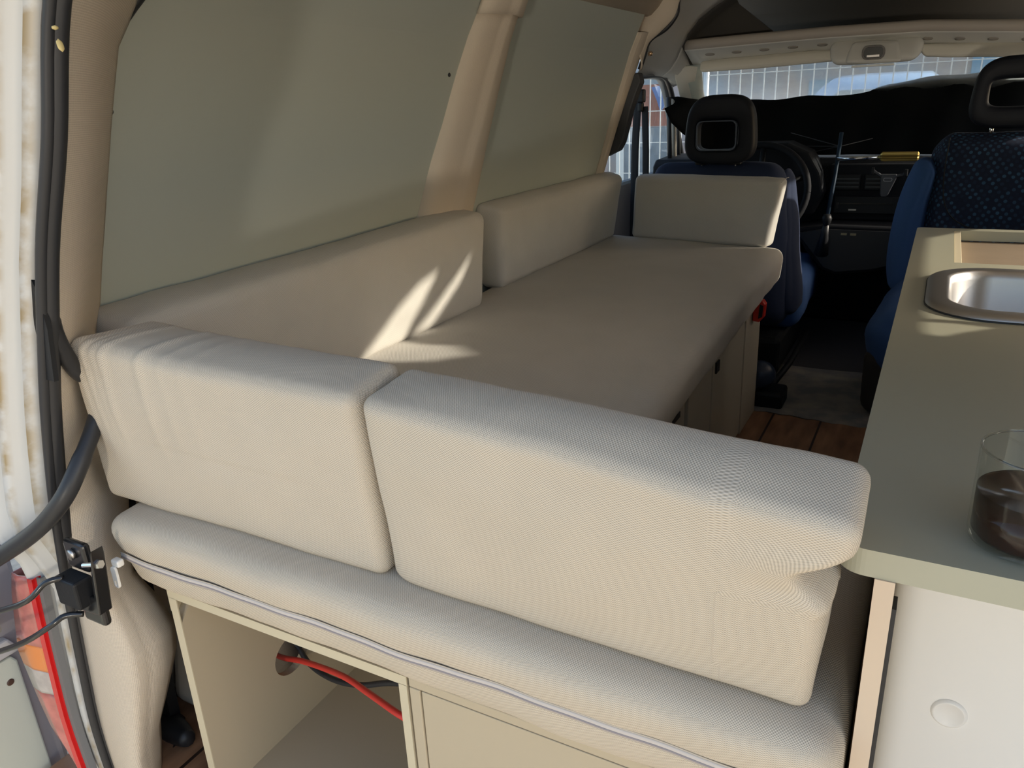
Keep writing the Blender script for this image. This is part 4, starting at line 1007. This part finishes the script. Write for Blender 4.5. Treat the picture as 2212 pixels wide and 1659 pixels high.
# ================================================================== outside
g = MB().box(-60, 60, -60, 60, -.66, -.60).build('ground', GROUND); g['kind'] = 'structure'
FW = mat('white_galvanised_wire', (.78, .80, .80), .4, metal=.3)
def fence(x0, x1, y, label):
    t = thing('mesh_fence', ((x0+x1)/2, y, -.6), label, 'fence', 'site fence panels')
    M = MB(); z0, z1 = -.55, 1.9; x = x0+.08
    while x < x1-.03: M.box(x-.004, x+.004, y-.002, y+.002, z0, z1); x += .083
    M.build('vertical_wires', FW, t)
    M = MB()
    for k in range(11): M.box(x0, x1, y-.005, y-.001, 1.136-.23*(k-3)-.003, 1.136-.23*(k-3)+.003)
    M.build('horizontal_wires', FW, t)
    for xx in (x0, x1): MB().tube([(xx, y, -.6), (xx, y, 1.95)], .022, 12).build('post', FW, t, smooth=True)
    MB().box((x0+x1)/2-.3, (x0+x1)/2+.3, y-.1, y+.1, -.6, -.5).build('foot', mat('grey_concrete', (.45, .44, .42), .9), t, bevel=.02)
fence(-1.60, 1.60, 6.0, 'white wire site fence panel seen through the windscreen')
fence(-3.60, -1.64, 6.0, 'white wire site fence panel seen through the driver door window')
# parked car beyond the fence
pc = thing('parked_car', (-.64, 9.4, -.6), 'pale blue parked car behind the fence', 'car')
CB = mat('pale_blue_car_paint', (.36, .52, .72), .3, coat=.5)
prof = [(-.60, -.3), (-.62, .15), (-.55, .35), (-.42, .50), (.42, .50), (.55, .35), (.62, .15), (.60, -.3)]
def shell(rows, n, m, nm): MB().grid(rows).build(nm, m, pc, smooth=True)
body = []
for y, w, zt in ((8.7, .78, .35), (8.75, .86, .5), (9.6, .9, .55), (10.6, .9, .52), (11.6, .86, .4), (11.9, .7, .1)):
    body.append([(-.64+w*a, y, z) for a, z in ((-1, -.4), (-1.02, 0), (-.98, zt-.06), (-.9, zt), (0, zt+.03), (.9, zt), (.98, zt-.06), (1.02, 0), (1, -.4))])
MB().grid(body).build('body', CB, pc, smooth=True, solid=.02)
cab = []
for y, w, zt in ((8.72, .60, .60), (8.85, .58, 1.02), (9.0, .54, 1.10), (9.6, .52, 1.135), (10.4, .54, 1.10), (11.2, .7, .5)):
    cab.append([(-.64+s*(w+.12*(1-q)), y, .5+(zt-.5)*q) for s, q in ((-1, 0), (-1.0, .55), (-.98, .88), (-.82, .985), (-.3, 1.0), (.3, 1.0), (.82, .985), (.98, .88), (1.0, .55), (1, 0))])
MB().grid(cab).build('roof', CB, pc, smooth=True, solid=.02)
MB().prism([(-1.12, .55), (-1.08, .92), (-.98, .99), (-.30, .99), (-.20, .92), (-.16, .55)], 'y', 8.70, 8.80).build('rear_window', mat('grey_car_glass', (.16, .22, .26), .15), pc, bevel=.02)
for sx in (-1.42, .14):
    for yy in (9.2, 11.1):
        MB().lathe([(0, -.09), (.2, -.09), (.31, -.07), (.31, .07), (.2, .09), (0, .09)], (sx, yy, -.29), 28, 'x').build('wheel', BLACK, pc, smooth=True)
# buildings and boards behind
def wallmat(name, c1, c2, s): return mat(name, c1, .9, col2=c2, vscale=s)
b1 = thing('building', (0, 14, -.6), 'hazy brown and blue-grey building far beyond the fence', 'building')
MB().box(-9, 6, 14, 14.4, -.6, 3.2).build('wall', wallmat('mottled_brown_render', (.42, .34, .30), (.30, .36, .42), 1.2), b1)
for x, z0, z1, c in ((-1.7, -.6, 1.15, (.16, .30, .42)), (.55, -.6, 2.4, (.10, .28, .45)), (-.9, -.6, .9, (.30, .20, .14))):
    MB().box(x-.35, x+.35, 13.95, 14, z0, z1).build('door', mat('door_%d' % int(abs(x)*10), c, .6), b1)
MB().box(.95, 1.35, 13.94, 13.99, 1.3, 1.62).build('wall_patch', mat('green_patch', (.20, .42, .36), .7), b1)
b2 = thing('shipping_container', (-4.3, 12.6, -.6), 'brown and grey hoarding beyond the fence, through the driver door window', 'hoarding')
MB().box(-4.62, -3.9, 12.4, 12.5, .58, 1.20).build('upper_board', mat('red_brown_board', (.36, .13, .08), .8, var=.2), b2)
MB().box(-4.62, -3.9, 12.4, 12.5, -.6, .56).build('lower_board', mat('grey_blue_board', (.24, .28, .32), .8, var=.2), b2)
MB().box(-4.75, -4.62, 12.38, 12.5, -.6, 1.3).build('post', mat('white_post', (.78, .80, .78), .6), b2)
MB().prism([(-4.15, 1.16), (-3.93, 1.18), (-3.9, .92), (-4.0, .80), (-4.05, .95)], 'y', 12.33, 12.39).build('blue_tarp', mat('blue_tarp', (.08, .16, .42), .6), b2)
